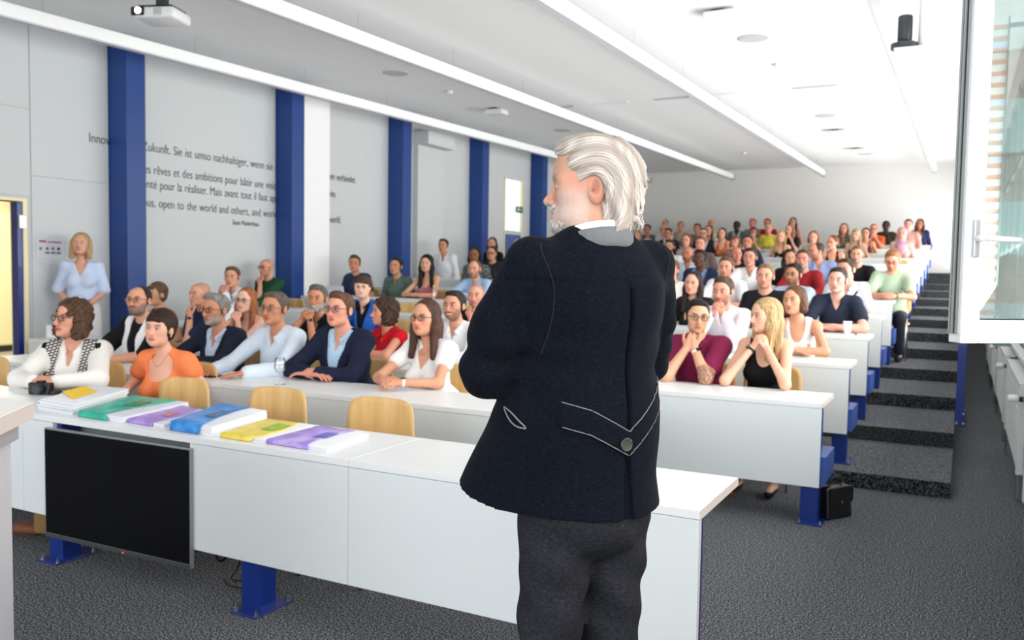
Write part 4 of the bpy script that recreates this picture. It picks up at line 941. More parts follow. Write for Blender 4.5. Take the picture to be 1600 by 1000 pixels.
    nz0 = h - .235
    if top == 'tank':
        G.ell((0, -.06, h - .19), (.066, .17, .155), .015, -1); G.ell((0, .12, h - .17), (.066, .10, .11), .015, -1)
        for sd in (-1, 1): G.ell((sd * (sw + .045), .04, sh + .01), (.085, .2, .115), .012, -1); G.cap(SL[0] if sd < 0 else SL[1], arms[0][1] if sd > 0 else arms[1][1], .052, .045, .01, -1)
        G.ell(N + np.array((0, 0, .03)), (.07, .075, .05), .01, -1)
    elif top in ('tee',): G.ell(N + np.array((0, -.015, .025)), (.07, .078, .05), .01, -1)
    elif top == 'vtee' : G.wedge(h - .34 - g('deep', 0), .52, .0, h, .012); G.ell(N + np.array((0, -.0, .03)), (.066, .07, .045), .01, -1)
    elif top == 'scoop': pass
    elif top == 'blouse': G.wedge(h - .33 - g('deep', 0), .6, .02, h, .02); G.ell(N + np.array((0, .0, .03)), (.07, .075, .045), .01, -1)
    if top == 'scooptee':
        torso(G, t); upper(G, t + .006, g('sleeve', .5), .03, .012); G.ell((0, -.05, h - .245), (.10, .115, .105), .012, -1)
    if top in ('shirt', 'polo', 'blazer'):
        G.wedge(h - (.30 if top != 'polo' else .29) - g('deep', 0), .38, .02, h, .006); G.ell(N + np.array((0, -.0, .03)), (.058, .064, .04), .008, -1)
        # folded collar
        pts = [(.040, -.056, -.070), (.060, -.030, -.040), (.066, .03, -.012), (.045, .085, .004), (0, .102, .008)]
        for sd in (-1, 1):
            q = [N + np.array((sd * a, b - .02, c + .015)) for a, b, c in pts]
            for a, b in zip(q[:-1], q[1:]): G.cap(a, b, .017, .017, .008, 1, None, ((sd * a[0] * 0 + sd * (a[0] - N[0]) * sd, a[1] - N[1] - .02, .25), 2.2))
            if near > 0: G.cap(q[0], N + np.array((sd * .052, -.083, -.088)), .013, .006, .008)
    if top not in ('scooptee',) and top == 'scoop': pass
    fo = folds(.0065 if top != 'blazer' else .002, seed)
    if top != 'none' and len(G.p):
        V, Q = G.mesh(glo, ghi, gs, fo)
        if len(Q): np_mesh({'tee': 't_shirt', 'vtee': 't_shirt', 'polo': 'polo_shirt', 'shirt': 'shirt', 'blouse': 'blouse', 'tank': 'tank_top', 'blazer': 'shirt', 'scooptee': 't_shirt'}[top], V, Q, tc, root)
    if top == 'blazer':
        J = Sculpt(); torso(J, .024); upper(J, .015, 1.84, .03)
        for sd in (-1, 1): J.cap(SL[0] if sd < 0 else SL[1], (sd * (sw - .06), .06 + lean * .3, sh + .022), .060, .042, .03)
        J.wedge(h - .56, .26, .03, h, .008); J.ell(N + np.array((0, -.01, .02)), (.072, .078, .045), .01, -1)
        V, Q = J.mesh(glo, ghi, gs, folds(.0055, seed + 1, .9)); np_mesh('jacket', V, Q, P['jacketm'], root)
        LJ = Sculpt(); torso(LJ, .031)
        for sd in (-1, 1): LJ.cap(SL[0] if sd < 0 else SL[1], (sd * (sw - .06), .06 + lean * .3, sh + .022), .066, .048, .03)
        LJ.ell(N + np.array((0, -.01, .02)), (.070, .076, .045), .01, -1)
        def lc(F, X, Y, Z):
            u = (Z - (h - .56)) / .33; inn = np.maximum(0, u) * .33 * .26 + .002; wd = np.clip(u * .10, 0, .062) - .03 * (np.abs(Z - (h - .325)) < .006) * (np.abs(X) > inn + .03)
            return np.maximum(F, np.maximum(np.maximum(inn - np.abs(X), np.abs(X) - inn - wd), np.maximum(Y - .06, (h - .56) - Z)))
        V2_, Q2_ = LJ.mesh((-.2, -.3, h - .58), (.2, .12, h - .12), .007, folds(.004, seed + 1, .8), None, lc)
        if len(Q2_): np_mesh('lapels', V2_, Q2_, P['jacketm'], root)
    if g('buttons') and near > 0:
        bt_ = MB(); tr = BVHTree.FromPolygons([tuple(v) for v in V], [tuple(q) for q in Q]) if top != 'blazer' else None
        if tr:
            for j in range(4):
                z0_ = h - .34 - .065 * j - g('deep', 0); hit = tr.ray_cast(Vector((0, -.6, z0_)), Vector((0, 1, 0)))
                if hit[0]: bt_.lathe([(.001, -.003), (.0055, -.003), (.006, 0), (.001, 0)], tuple(hit[0]), 8, 'y')
            if bt_.v: bt_.build('buttons', mat('button_white', 'e8e8e4', .4), root)
    if near > 0 or g('legs'):
        T_ = Sculpt(); T_.ell((0, .19, .55), (.175, .145, .12), .05)
        if g('skirt'):
            for sd in (-1, 1): T_.cap((sd * .08, .12, .53), (sd * .11, -.22, .53), .10, .075, .05)
        else:
            for sd in (-1, 1): T_.cap((sd * .09, .15, .53), (sd * .12, -.22, .52), .098, .075, .04); T_.cap((sd * .12, -.22, .50), (sd * .12, -.16, .12), .068, .055, .02)
        V, Q = T_.mesh((-.3, -.33, .04), (.3, .36, .72), .016); np_mesh('skirt' if g('skirt') else 'trousers', V, Q, g('legm') or cloth('dark_trousers', '23262e'), root)
        if not g('shoe'):
            for sd in (-1, 1):
                SH = Sculpt(); SH.cap((sd * .12, -.14, .05), (sd * .12, -.28, .042), .05, .042, .02); V, Q = SH.mesh((sd * .12 - .07, -.36, -.0), (sd * .12 + .07, -.05, .12), .012, None, None, lambda F, X, Y, Z: np.maximum(F, .002 - Z + 0 * X)); np_mesh('shoe', V, Q, mat('shoe_dark', '1d1a19', .4), root)
    # hair
    style = g('style', 'short')
    if style != 'none':
        H = Sculpt(); w = g('wide', 1.0) * (.97 if fem else 1.05); vol = g('vol', 0.0); L_ = g('len', .25)
        def E(c, r, k=.01, op=1): H.ell((c[0] * w, c[1], c[2]), (r[0] * w, r[1], r[2]), k, op, fr)
        def Cc(a, b, r, r2=None, k=.02, op=1): H.cap((a[0] * w, a[1], a[2]), (b[0] * w, b[1], b[2]), r, r2, k, op, fr)
        t = .010 + vol
        if style == 'recede': E((0, .024, .035), (.082 + vol, .096 + vol, .086 + vol))
        else: E((0, .021, .038), (.078 + t, .096 + t, .084 + t))
        if style in ('short', 'quiff', 'side'):
            E((0, -.045, .098 + vol * .3), (.056, .042, .024 + (.012 if style == 'quiff' else 0)), .03)
            E((0, -.115, -.032), (.078, .088, .092 if style != 'quiff' else .098), .012, -1)
            E((0, -.02, -.145), (.14, .16, .135), .012, -1)
            for sd in (-1, 1): E((sd * .085, .004, -.015), (.02, .030, .036), .008, -1)
            if g('fringe'): E((.012, -.085, .068), (.055, .024, .026), .02)
        elif style == 'recede':
            E((0, -.105, .0), (.070 if not g('top_bald') else .085, .10, .105), .015, -1); E((0, -.02, -.145), (.14, .16, .13), .012, -1)
            if g('top_bald'): E((0, -.0, .13), (.062, .10, .06), .015, -1)
            for sd in (-1, 1): E((sd * .085, .004, -.015), (.018, .028, .034), .008, -1)
        elif style in ('bob', 'long', 'curly', 'curlylong', 'tied', 'pixie', 'back'):
            if style != 'tied' and style != 'pixie' and style != 'back':
                for sd in (-1, 1): Cc((sd * .072, .0, .02), (sd * .080, .0, -.075), .030 + vol * .5, .034 + vol)
                E((0, .055, -.03), (.083 + vol, .060 + vol, .085 + vol), .02)
            else: E((0, .03, -.02), (.080, .085, .070), .02)
            if style == 'tied': E((0, .115, .02), (.035, .045, .04), .02)
            if style in ('long', 'curlylong'):
                for sd in (-1, 1): Cc((sd * .080, .0, -.06), (sd * .092, -.02 + g('fwd', 0) * -.03, -.06 - L_), .034 + vol * .6, .022 + vol * .6)
                Cc((0, .075, -.05), (0, .085, -.05 - L_ * .9), .07, .05, .03)
                for sd in (-1, 1): Cc((sd * .05, .07, -.05), (sd * .065, .075, -.05 - L_), .045, .03, .03)
            # clear the face
            fw = .058 if style not in ('curly', 'curlylong') else .064
            E((0, -.105, -.030), (fw, .060 if fw < .06 else .074, (.100 if fw < .06 else .106) if not g('fringe') else .082), .012, -1)
            E((0, -.100, -.075), (.064, .085, .075), .012, -1)
            if style in ('tied', 'pixie', 'back'):
                E((0, -.07, -.150), (.14, .12, .12), .012, -1)
                for sd in (-1, 1): E((sd * .085, .004, -.018), (.02, .026, .034), .008, -1)
            if g('fringe'): E((.0, -.083, .066), (.050, .020, .024), .015)
        amp = (.0028 if near else .002) if style not in ('curly', 'curlylong') else .008
        no = strand(amp, fr, g('cf', 95), seed, 1.0 if style in ('curly', 'curlylong') or g('wavy') else 0)
        ex = .10 + (L_ + .1 if style in ('long', 'curlylong') else 0)
        lo_ = hc - np.array((.19, .19, .13 + ex)); hi_ = hc + np.array((.19, .19, .17))
        hres = (.0046, .0065, .0095)[2 - near]
        V, Q = H.mesh(lo_, hi_, hres, no)
        if len(Q): np_mesh('hair', V, Q, hair_mat(hcol, g('hair2'), style in ('curly', 'curlylong')), root)
    if g('beardvol') and near > 0:
        H = Sculpt(); H.ell((0, -.060, -.094), (.040, .034, .030), .012, 1, fr)
        for sd in (-1, 1): H.ell((sd * .047, -.02, -.065), (.015, .03, .038), .02, 1, fr)
        H.cap((-.022, -.092, -.0545), (.022, -.092, -.0545), .0085, None, .01, 1, fr); H.ell((0, -.108, -.069), (.02, .02, .0085), .004, -1, fr)
        V, Q = H.mesh(hc - .15, hc + .15, .0046, strand(.0016, fr, 200, 1, 1)); np_mesh('beard', V, Q, hair_mat(bc, None, True), root)
    if g('scarf'):
        H = Sculpt(); m_ = P['scarf']; kind = g('scarfkind', 'drape')
        if kind == 'hijab':
            H.ell((0, .02, .030), (.094, .110, .100), .02, 1, fr); H.ell((0, .02, -.08), (.082, .085, .09), .03, 1, fr); H.ell((0, -.11, -.02), (.058, .06, .085), .01, -1, fr)
            H.ell((0, .02, h - .22), (.13, .12, .07), .04); H.ell((0, -.08, h - .31), (.08, .05, .11), .04)
        else:
            torso(H, .034)
            def sc_(F, X, Y, Z):
                v = .030 + .10 * np.clip((Z - (h - .55)) / .35, 0, 1) - .02 * np.sin(14 * Z); return np.maximum(F, np.maximum(np.maximum(np.abs(np.abs(X) - v) - .040, Y - .08), np.maximum((h - .62) - Z, Z - (h - .13))))
            if g('scarf_edge'):
                H2 = Sculpt(); torso(H2, .030); V, Q = H2.mesh((-.3, -.35, h - .68), (.3, .25, h + .1), .009, folds(.004, seed, 1.2), None, lambda F, X, Y, Z: np.maximum(F, np.maximum(np.maximum(np.abs(np.abs(X) - (.085 + .10 * np.clip((Z - (h - .55)) / .35, 0, 1) - .02 * np.sin(14 * Z))) - .018, Y - .08), np.maximum((h - .62) - Z, Z - (h - .15))))); np_mesh('scarf_border', V, Q, P['scarf_edge'], root)
            H.cap(N + np.array((-.072, .02, -.01)), N + np.array((0, .075, .0)), .034, .034, .02); H.cap(N + np.array((.072, .02, -.01)), N + np.array((0, .075, .0)), .034, .034, .02)
        V, Q = H.mesh((-.3, -.35, h - .68), (.3, .25, h + .2), .008 if near else .012, folds(.004, seed, 1.6), None, sc_ if kind != 'hijab' else None); np_mesh('headscarf' if kind == 'hijab' else 'scarf', V, Q, m_, root)
    if g('glasses'): glasses(root, hc, Rh, g('glasses'), near, g('wide', 1.0) * (.97 if fem else 1.05))
    if g('watch'):
        sd, E_, W_, d, *_ = arms[0] if g('watch') > 0 else arms[1]; u = (E_ - W_) / np.linalg.norm(E_ - W_); c = W_ + u * .025
        watch(root, c, u, .027 if not fem else .0235, g('watchm') or mat('watch_steel', '9a9ca0', .3, .9), g('facem') or mat('watch_face', '1c1c20', .2))
    if g('earring'):
        for sd in (-1, 1): c = hc + Rh @ np.array((sd * .081 * .95, .006, -.042), f32); MB().lathe([(.001, -.005), (.004, -.003), (.005, 0), (.004, .003), (.001, .005)], tuple(c), 8).build('earring', mat('pearl', 'efe6d8', .2), root, True)
    if g('necklace'):
        pts = [N + np.array((.058 * math.cos(a), -.005 - .06 * math.sin(a) * 1.35, .012 - .10 * math.sin(a) ** 2)) for a in np.linspace(0, math.pi, 15)]
        MB().tube(pts, .0016, 6).build('necklace', mat('chain_gold', 'b9924e', .3, .9), root)
    return root
LENS = glass_mat('lens_glass', 'f4f6f7', .0); LENS.node_tree.nodes['Fresnel'].inputs[0].default_value = 1.10
def eye_ball(root, c, Rh, gaze, iris, r):
    R3 = Matrix([list(map(float, row)) for row in Rh]); R3.normalize()
    G = R3 @ Matrix.Rotation(gaze[0], 3, 'Z') @ Matrix.Rotation(-gaze[1], 3, 'X')
    vs = []; fs = []; n = 16; rings = [0, .16, .3, .46, .62, .9, 1.3, 1.8, 2.4]
    for a in rings:
        for k in range(n): t = 2 * math.pi * k / n; v = Vector((math.sin(a) * math.cos(t), -math.cos(a), math.sin(a) * math.sin(t))) * r; vs.append(G @ v + Vector(c))
    for i in range(len(rings) - 1):
        for k in range(n): a0 = i * n + k; a1 = i * n + (k + 1) % n; fs.append([a0, a0 + n, a1 + n, a1])
    o = mesh_obj('eye', vs, fs, mat('eye_pupil', '0b0909', .1), root, True); me = o.data
    me.materials.append(mat('eye_iris_' + iris, iris, .15)); me.materials.append(mat('eye_white', 'd9d2cb', .25))
    for i, pz in enumerate(me.polygons): q = i // n; pz.material_index = 0 if q < 2 else (1 if q < 4 else 2)
    return o
def glasses(root, hc, Rh, m, near, w):
    mb = MB(); r = .0021 if near else .0028
    def P(a): return tuple(hc + Rh @ np.array((a[0] * w, a[1], a[2]), f32))
    for sd in (-1, 1):
        ring = [P((sd * (.033 + .0225 * math.cos(t)), -.107 + .006 * abs(math.cos(t)) * (1 if sd * math.cos(t) * sd > 0 else 0), -.001 + .0175 * math.copysign(abs(math.sin(t)) ** .8, math.sin(t)))) for t in np.linspace(0, 2 * math.pi, 15)]
        mb.tube(ring, r * 1.15, 6, False); mb.tube([P((sd * .0555, -.101, .008)), P((sd * .076, -.075, .008)), P((sd * .081, .0, .006)), P((sd * .080, .018, -.004))], r, 6)
    mb.tube([P((-.0115, -.108, .003)), P((0, -.113, .006)), P((.0115, -.108, .003))], r, 6)
    f = mb.build('glasses', m, root, True)
    if near:
        for sd in (-1, 1):
            pts = [P((sd * .033, -.1065, -.001))] + [P((sd * (.033 + .021 * math.cos(t)), -.1055, -.001 + .016 * math.sin(t))) for t in np.linspace(0, 2 * math.pi, 13)[:-1]]
            mesh_obj('lens', pts, [[0, 1 + k, 1 + (k + 1) % 12] for k in range(12)], LENS, f)
def watch(root, c, u, r, m, fm):
    u = Vector(u).normalized(); a = u.cross(Vector((0, 0, 1))).normalized(); b = a.cross(u); c = Vector(c)
    if b.z < 0: b = -b
    V = []; n = 20
    for o_, rr in ((-.009, r + .001), (-.009, r + .004), (.009, r + .004), (.009, r + .001)):
        for k in range(n): t = 2 * math.pi * k / n; V.append(c + u * o_ + (a * math.cos(t) + b * math.sin(t)) * rr)
    F = []
    for i in range(4):
        for k in range(n): F.append([i * n + k, i * n + (k + 1) % n, ((i + 1) % 4) * n + (k + 1) % n, ((i + 1) % 4) * n + k])
    w = mesh_obj('watch', V, F, m, root, True)
    V = []; F = []
    for z_, rr in ((0, .015), (.008, .015), (.0085, .013), (.0085, .001)):
        for k in range(14): t = 2 * math.pi * k / 14; V.append(c + b * (r + .001 + z_) + (a * math.cos(t) + u * math.sin(t)) * rr)
    for i in range(3):
        for k in range(14): F.append([i * 14 + k, i * 14 + (k + 1) % 14, (i + 1) * 14 + (k + 1) % 14, (i + 1) * 14 + k])
    mesh_obj('watch_face', V, F, fm, w)
# ------------------------------------------------------------------ the standing speaker
def build_speaker():
    root = thing('person', 'standing white-haired man in dark navy jacket seen from behind, head turned left', 'person', (-.835, 1.985, 0), math.radians(180 + 56))
    th = .0
    hc = np.array((-.004, .012, 1.712), f32); Rh = rotm(math.radians(57), math.radians(2), 0) * f32(.945); fr = (hc, Rh)
    S = Sculpt(); N = np.array((0, .045, 1.585))
    head_parts(S, fr, False, 1.0, 0, 1.06, .92, True)
    for sd in (-1, 1): S.cap((sd * .018, -.096, .026), (sd * .046, -.078, .029), .0055, .004, .006, 1, fr)
    S.cap(N + np.array((0, .01, -.03)), hc + Rh @ np.array((0, .025, -.07), f32), .071, .064, .03)
    for a in (.0, .018): S.cap(hc + Rh @ np.array((.052, -.01 + a, -.085), f32), N + np.array((.05, -.03 + a, .02)), .006, .004, .006)
    S.ell((0, .02, 1.38), (.15, .095, .2), .03); S.cap((-.16, .03, 1.52), (.16, .03, 1.52), .05, None, .05); S.ell((0, .0, 1.12), (.16, .13, .2), .05); S.ell((0, .02, .97), (.13, .10, .10), .05)
    arms = [(1, np.array((.185, .03, 1.52)), np.array((.235, -.07, 1.265)), np.array((-.02, -.235, 1.245)), (-.8, .1, .5)), (-1, np.array((-.185, .03, 1.52)), np.array((-.235, -.07, 1.275)), np.array((.06, -.255, 1.305)), (.9, .15, -.1))]
    for sd, A, E_, W_, d in arms:
        S.cap(A, E_, .05, .043, .03); S.cap(E_, W_, .043, .03, .02); hand(S, W_, d, (0, 1, .1), -sd, .45, s=1.0)
    for sd in (-1, 1):
        S.cap((sd * .085, .02, .88), (sd * .088, .0, .50), .068, .05, .02); S.cap((sd * .088, 0, .5), (sd * .10, .03, .09), .05, .04, .03); S.cap((sd * .11, .03, .05), (sd * .13, -.14, .04), .04, .035, .02)
    parts = []; hl, hh_ = hc - np.array((.16, .16, .14), f32), hc + np.array((.16, .16, .16), f32); hl[2] = 1.56
    V, Q = S.mesh((-.4, -.42, 0), (.4, .25, 1.6), .012); V, Q = filt(V, Q, hl + .006, hh_ - .006, False)
    bs = []
    for sd, A, E_, W_, d in arms:
        c = W_ + np.array(d) / np.linalg.norm(d) * .07; bs.append((c - .12, c + .12)); V, Q = filt(V, Q, c - .114, c + .114, False)
    parts = [(V, Q)]; a, b = S.mesh(hl, hh_, .0028); parts.append(filt(a, b, hl + .001, hh_ - .001, True))
    V1, Q1 = S.mesh(*bs[0], .0045); parts.append((V1, Q1)); V2, Q2 = S.mesh(*bs[1], .0045); parts.append(filt(V2, Q2, bs[0][0] + .002, bs[0][1] - .002, False))
    V, Q = join(parts); sk = np.array(lin('bf9078')); C = np.tile(sk, (len(V), 1))
    p = (V - hc) @ (Rh / .945 ** 2); x, y, z = p[:, 0], p[:, 1], p[:, 2]; ax = np.abs(x); inh = V[:, 2] > 1.5
    def mixc(mask, c, a=1.0): m = (mask * a * inh)[:, None]; C[:] = C * (1 - m) + np.array(lin(c)) * m
    nz_ = .5 + .5 * np.sin(260 * y + 3 * np.sin(90 * z)) * np.sin(240 * z + 2 * np.sin(110 * y))
    C[:] *= (1 + .05 * np.sin(70 * z + 9 * x) * np.sin(60 * y))[:, None]
    red = np.exp(-(((ax - .05) / .02) ** 2 + ((z + .025) / .022) ** 2)) * (y < .0) + .8 * np.exp(-((x / .016) ** 2 + ((z + .036) / .014) ** 2)) * (y < -.09) + .7 * (ax > .076) * (z > -.05); C[:] *= 1 + (np.clip(red, 0, 1) * inh)[:, None] * np.array((.03, -.11, -.10))
    neckm = ss(-z, .095, .12) * (y > -.05); C[:] *= 1 + (neckm * inh)[:, None] * np.array((.0, -.10, -.12))
    jawm = ss(-z, .030, .058) * ss(-y, -.012, .03) * ss(.125 + z, 0, .02); side = ss(-z, -.01, .03) * ss(ax, .05, .06) * ss(-y, -.002, .012) * ss(.125 + z, 0, .02)
    mou = np.exp(-((ax / .03) ** 4 + ((z + .052) / .008) ** 4)) * (y < -.08)
    mixc(np.clip(np.maximum(jawm, side * .8) * (.68 + .32 * nz_), 0, 1), 'c3b3ac', .85); mixc(np.exp(-((x / .02) ** 2 + ((z + .095) / .02) ** 2)) * (y < -.06), '8d8684', .35); mixc(mou, 'cfc6c0', .95)
    mixc(np.exp(-((x / .02) ** 4 + ((z + .072) / .007) ** 4)) * (y < -.075), 'c17f78', .8)
    br = np.exp(-(((ax - .034) / .02) ** 4 + ((z - (.024 + .10 * (ax - .02) - 3.5 * (ax - .035) ** 2)) / .0055) ** 2)) * (y < -.05); mixc(br, '8f7868', .9); mixc(np.exp(-(((ax - .0345) / .015) ** 4 + ((z + .002) / .0075) ** 4)) * (y < -.055), '9a5f50', .55); mixc(np.exp(-(((ax - .054) / .006) ** 2)) * (.5 + .5 * np.sin(z * 900)) * (np.abs(z) < .012) * (y < -.03), '9a6454', .5)  # brow, then eye-crease and crow's-feet shade painted into the skin
    mixc(np.exp(-(((ax - .031) / .0135) ** 4 + ((z - .0075) / .0022) ** 2)) * (y < -.07), '6b3f34', .7)
    mixc(np.exp(-(((ax - .0125) / .004) ** 2 + ((z + .047) / .003) ** 2)) * (y < -.09), '5a2a22', .8)
    mixc(np.exp(-(((ax - .083) / .006) ** 2 + ((y - .002) / .007) ** 2 + ((z + .010) / .006) ** 2)), '7a3a2e', 1.0); mixc(np.exp(-(((ax - .084) / .008) ** 2 + ((y - .008) / .010) ** 2 + ((z + .002) / .016) ** 2)), '9c5a4a', .7)  # shade of the ear hollow painted as darker skin
    np_mesh('body', V, Q, SKIN, root, np.clip(C, 0, 1))
    for sd in (-1, 1): eye_ball(root, hc + Rh @ np.array((sd * .031, -.0815, .002), f32), Rh, (0, 0), '6a7f8c', .0128)
    # hair swept back over the ears to the nape, strands arcing round the ear
    H = Sculpt()
    def E(c, r, k=.012, op=1): H.ell(c, r, k, op, fr)
    E((0, .024, .040), (.090, .102, .090)); E((0, .070, -.02), (.088, .056, .082), .03); E((0, .088, -.070), (.082, .036, .040), .02)
    E((0, -.030, .105), (.056, .058, .030), .03); E((0, -.062, .098), (.040, .030, .020), .02)
    for sd in (-1, 1): H.cap((sd * .066, -.045, .062), (sd * .078, .005, .042), .018, .022, .015, 1, fr); H.cap((sd * .075, .055, .0), (sd * .074, .072, -.095), .030, .024, .015, 1, fr)
    E((0, -.115, -.030), (.095, .105, .100), .010, -1); E((0, -.045, -.16), (.14, .105, .11), .012, -1)
    for sd in (-1, 1): E((sd * .090, .002, -.022), (.026, .027, .046), .008, -1)
    c, Rm = fr
    def loc(X, Y, Z): return [(Rm[0, i] * (X - c[0]) + Rm[1, i] * (Y - c[1]) + Rm[2, i] * (Z - c[2])) / 1.08 for i in range(3)]
    def flow(x, y, z):
        r = np.sqrt((y + .015) ** 2 + (z + .030) ** 2); a = np.arctan2(z + .03, y + .015); return r + .010 * np.sin(3.0 * a + 20 * x) + .05 * np.abs(x) * .8
    def nz(X, Y, Z):
        x, y, z = loc(X, Y, Z); r = flow(x, y, z); wob = ss(-z, .02, .10)
        return .0016 * np.sin(r * 420 + 6 * np.sin(40 * x)) + .0013 * np.sin(r * 800 + 30 * x) + (.0030 + .007 * wob) * np.sin(r * 150 + 4 * np.sin(26 * z + 5 * x) + 9 * x) * (.5 + wob)
    V, Q = H.mesh(hc - .19, hc + .19, .003, nz)
    p = (V - hc) @ (Rh / .945 ** 2); r = flow(p[:, 0], p[:, 1], p[:, 2]); g_ = .5 + .3 * np.sin(r * 900 + 25 * p[:, 0]) + .2 * np.sin(r * 430 + 11 * np.sin(30 * p[:, 2])); g_ = g_ * (.6 + .4 * np.sin(r * 160 + 3)); t_ = np.clip(g_, 0, 1)[:, None]
    C = np.array(lin('94897e')) * (1 - t_) + np.array(lin('d3cdc7')) * t_
    np_mesh('hair', V, Q, skin_mat('white_hair', .5), root, C)
    rs = random.Random(5); st = MB()   # loose strands at the nape
    for k in range(46):
        a = rs.uniform(-1.1, 1.1); b = np.array((.088 * math.sin(a) * .9, .040 + .085 * math.cos(a), rs.uniform(-.08, -.05))); e = b + np.array((.006 * math.sin(a), .014 * rs.random() + .002, -.020 - .022 * rs.random())); m_ = (b + e) / 2 + np.array((rs.uniform(-.004, .004), .008, 0))
        st.tube([tuple(hc + Rh @ q.astype(f32)) for q in (b, m_, e)], .0022, 5, True, .0006)
    st.build('hair_ends', mat('white_hair_ends', 'd0c8be', .5), root, True)['kind'] = 'stuff'
    H = Sculpt(); H.ell((0, -.066, -.098), (.036, .034, .030), .012, 1, fr); H.cap((-.024, -.094, -.0530), (.024, -.094, -.0530), .0095, None, .01, 1, fr); H.ell((0, -.112, -.070), (.02, .02, .0085), .004, -1, fr)
    for sd in (-1, 1): H.ell((sd * .040, -.045, -.082), (.016, .028, .028), .02, 1, fr)
    V, Q = H.mesh(hc - .15, hc + .15, .0032, strand(.0018, fr, 260, 1, 1)); p = (V - hc) @ (Rh / .945 ** 2); t_ = np.clip(.5 + .5 * np.sin(300 * p[:, 2]) * np.sin(280 * p[:, 0] + 250 * p[:, 1]) - .5 * ss(-p[:, 2], .095, .125), 0, 1)[:, None]
    np_mesh('beard', V, Q, skin_mat('white_hair', .5), root, np.array(lin('8f8782')) * (1 - t_) + np.array(lin('cfc8c3')) * t_)
    # shirt collar, grey stand collar
    def ring(S, z, rx, ry, r, q, y0=.045):
        P = [np.array((rx * math.sin(a), y0 + ry * math.cos(a), z - .022 * (1 - math.cos(a)))) for a in np.linspace(-2.6, 2.6, 25)]
        for a, b in zip(P[:-1], P[1:]): S.cap(a, b, r, r, .006, 1, None, ((a[0], a[1] - y0, .0), q))
    K = Sculpt(); ring(K, 1.612, .071, .078, .021, 3.0, .032); V, Q = K.mesh((-.12, -.1, 1.53), (.12, .16, 1.66), .004); np_mesh('shirt_collar', V, Q, cloth('shirt_white', 'f0f0f0'), root)
    K = Sculpt(); ring(K, 1.594, .083, .090, .023, 2.6, .034); V, Q = K.mesh((-.14, -.1, 1.50), (.14, .18, 1.64), .004); np_mesh('stand_collar', V, Q, cloth('grey_wool', '6d6f72'), root)
    # jacket
    def jacket(t=0.0, sleeves=True):
        J = Sculpt(); J.ell((0, .025, 1.40), (.190 + t, .140 + t, .185 + t), .03); J.ell((0, .075, 1.46), (.150 + t, .088 + t, .125 + t), .05)
        J.cap((-.155, .03, 1.520), (.155, .03, 1.520), .062 + t, None, .05); J.cap((-.05, .045, 1.575), (.05, .045, 1.575), .040 + t, None, .06)
        J.ell((0, .0, 1.18), (.185 + t, .160 + t, .24 + t), .06)
        J.cap((0, -.005, 1.14), (0, -.015, .86), .176 + t, .222 + t, .06, 1, None, ((0, 1, 0), 1.10)); J.cap((.05, -.02, 1.24), (.165, -.15, .84), .12 + t, .135 + t, .06)
        J.ell(N + np.array((0, -.0, .045)), (.062, .066, .052), .008, -1)
        if sleeves:
            for sd, A, E_, W_, d in arms:
                J.cap((sd * .172, .03, 1.525), (sd * .222, -.035, 1.37), .066, .066, .025); J.cap((sd * .222, -.035, 1.37), E_, .066, .064, .03); J.cap(E_, E_ + (W_ - E_) * .88, .064, .050, .025)
        return J
    def hem(F, X, Y, Z): return np.maximum(F, (.925 + .22 * np.maximum(0, -Y - .02) + .03 * np.abs(X)) - Z)
    X0 = -.018
    def jcut(F, X, Y, Z):
        back = (Y > 0.04); F = F + back * .0065 * (1 / (1 + np.exp(np.clip(-(X - X0 - .004) * 900, -40, 40))) - .5) * (Z < 1.49)
        g = np.maximum(np.abs(X - X0 + .0015) - .0032 - .010 * np.clip((1.13 - Z) / .2, 0, 1) * (Z < 1.09), np.maximum(.06 - Y + 0 * X, Z - 1.47)); F = np.maximum(F, -np.maximum(g, -(F + .016)))
        return hem(F, X, Y, Z)
    def jn(X, Y, Z):
        v = .0045 * np.sin(19 * X + 2 * np.sin(6 * Z)) * ss(1.25 - Z, 0, .3)          # long vertical folds of the skirt
        el = np.exp(-(((np.abs(X) - .23) / .09) ** 2 + ((Z - 1.29) / .09) ** 2)); w = .0055 * el * np.sin(75 * Z + 30 * Y + 20 * X)
        sh_ = .003 * np.exp(-((Z - 1.45) / .12) ** 2) * np.sin(34 * X + 10 * Z) * (Y > .03)
        return v + w + sh_ + .0016 * np.sin(33 * Z + 21 * X + 3 * np.sin(12 * Y)) * np.sin(17 * X - 20 * Y)
    V, Q = jacket().mesh((-.36, -.38, .86), (.36, .3, 1.68), .0052, jn, None, jcut)
    NAVY = ramp_mat('navy_linen', [(.3, '080b11'), (.55, '0e121b'), (.8, '181e2b')], .9, 1.0, 4, .12, .002, stretch=(120, 120, 380), spec=.06)
    nt = NAVY.node_tree; NAVY.node_tree.nodes['Principled BSDF'].inputs['Sheen Weight'].default_value = .02
    np_mesh('jacket', V, Q, NAVY, root); jb = BVHTree.FromPolygons([tuple(v) for v in V], [tuple(q) for q in Q])
    # half belt with grey piping and button, side pocket
    def zb(x): return 1.108 + .55 * np.maximum(0, x - X0) - .25 * np.maximum(0, x - .08) + 1.0 * np.maximum(0, X0 - x) * .75
    def bcut(lo_, hi_, x0, x1):
        def f(F, X, Y, Z):
            d = np.maximum(np.maximum((zb(X) + lo_) - Z, Z - (zb(X) + hi_)), np.maximum(x0 - X, X - x1)); return np.maximum(F, np.maximum(d, .0 - Y))
        return f
    V, Q = jacket(.007, False).mesh((-.3, -.02, 1.0), (.3, .3, 1.35), .0045, jn, None, bcut(-.030, .030, -.225, .145)); np_mesh('half_belt', V, Q, NAVY, root)
    PIP = cloth('grey_piping', '77797c')
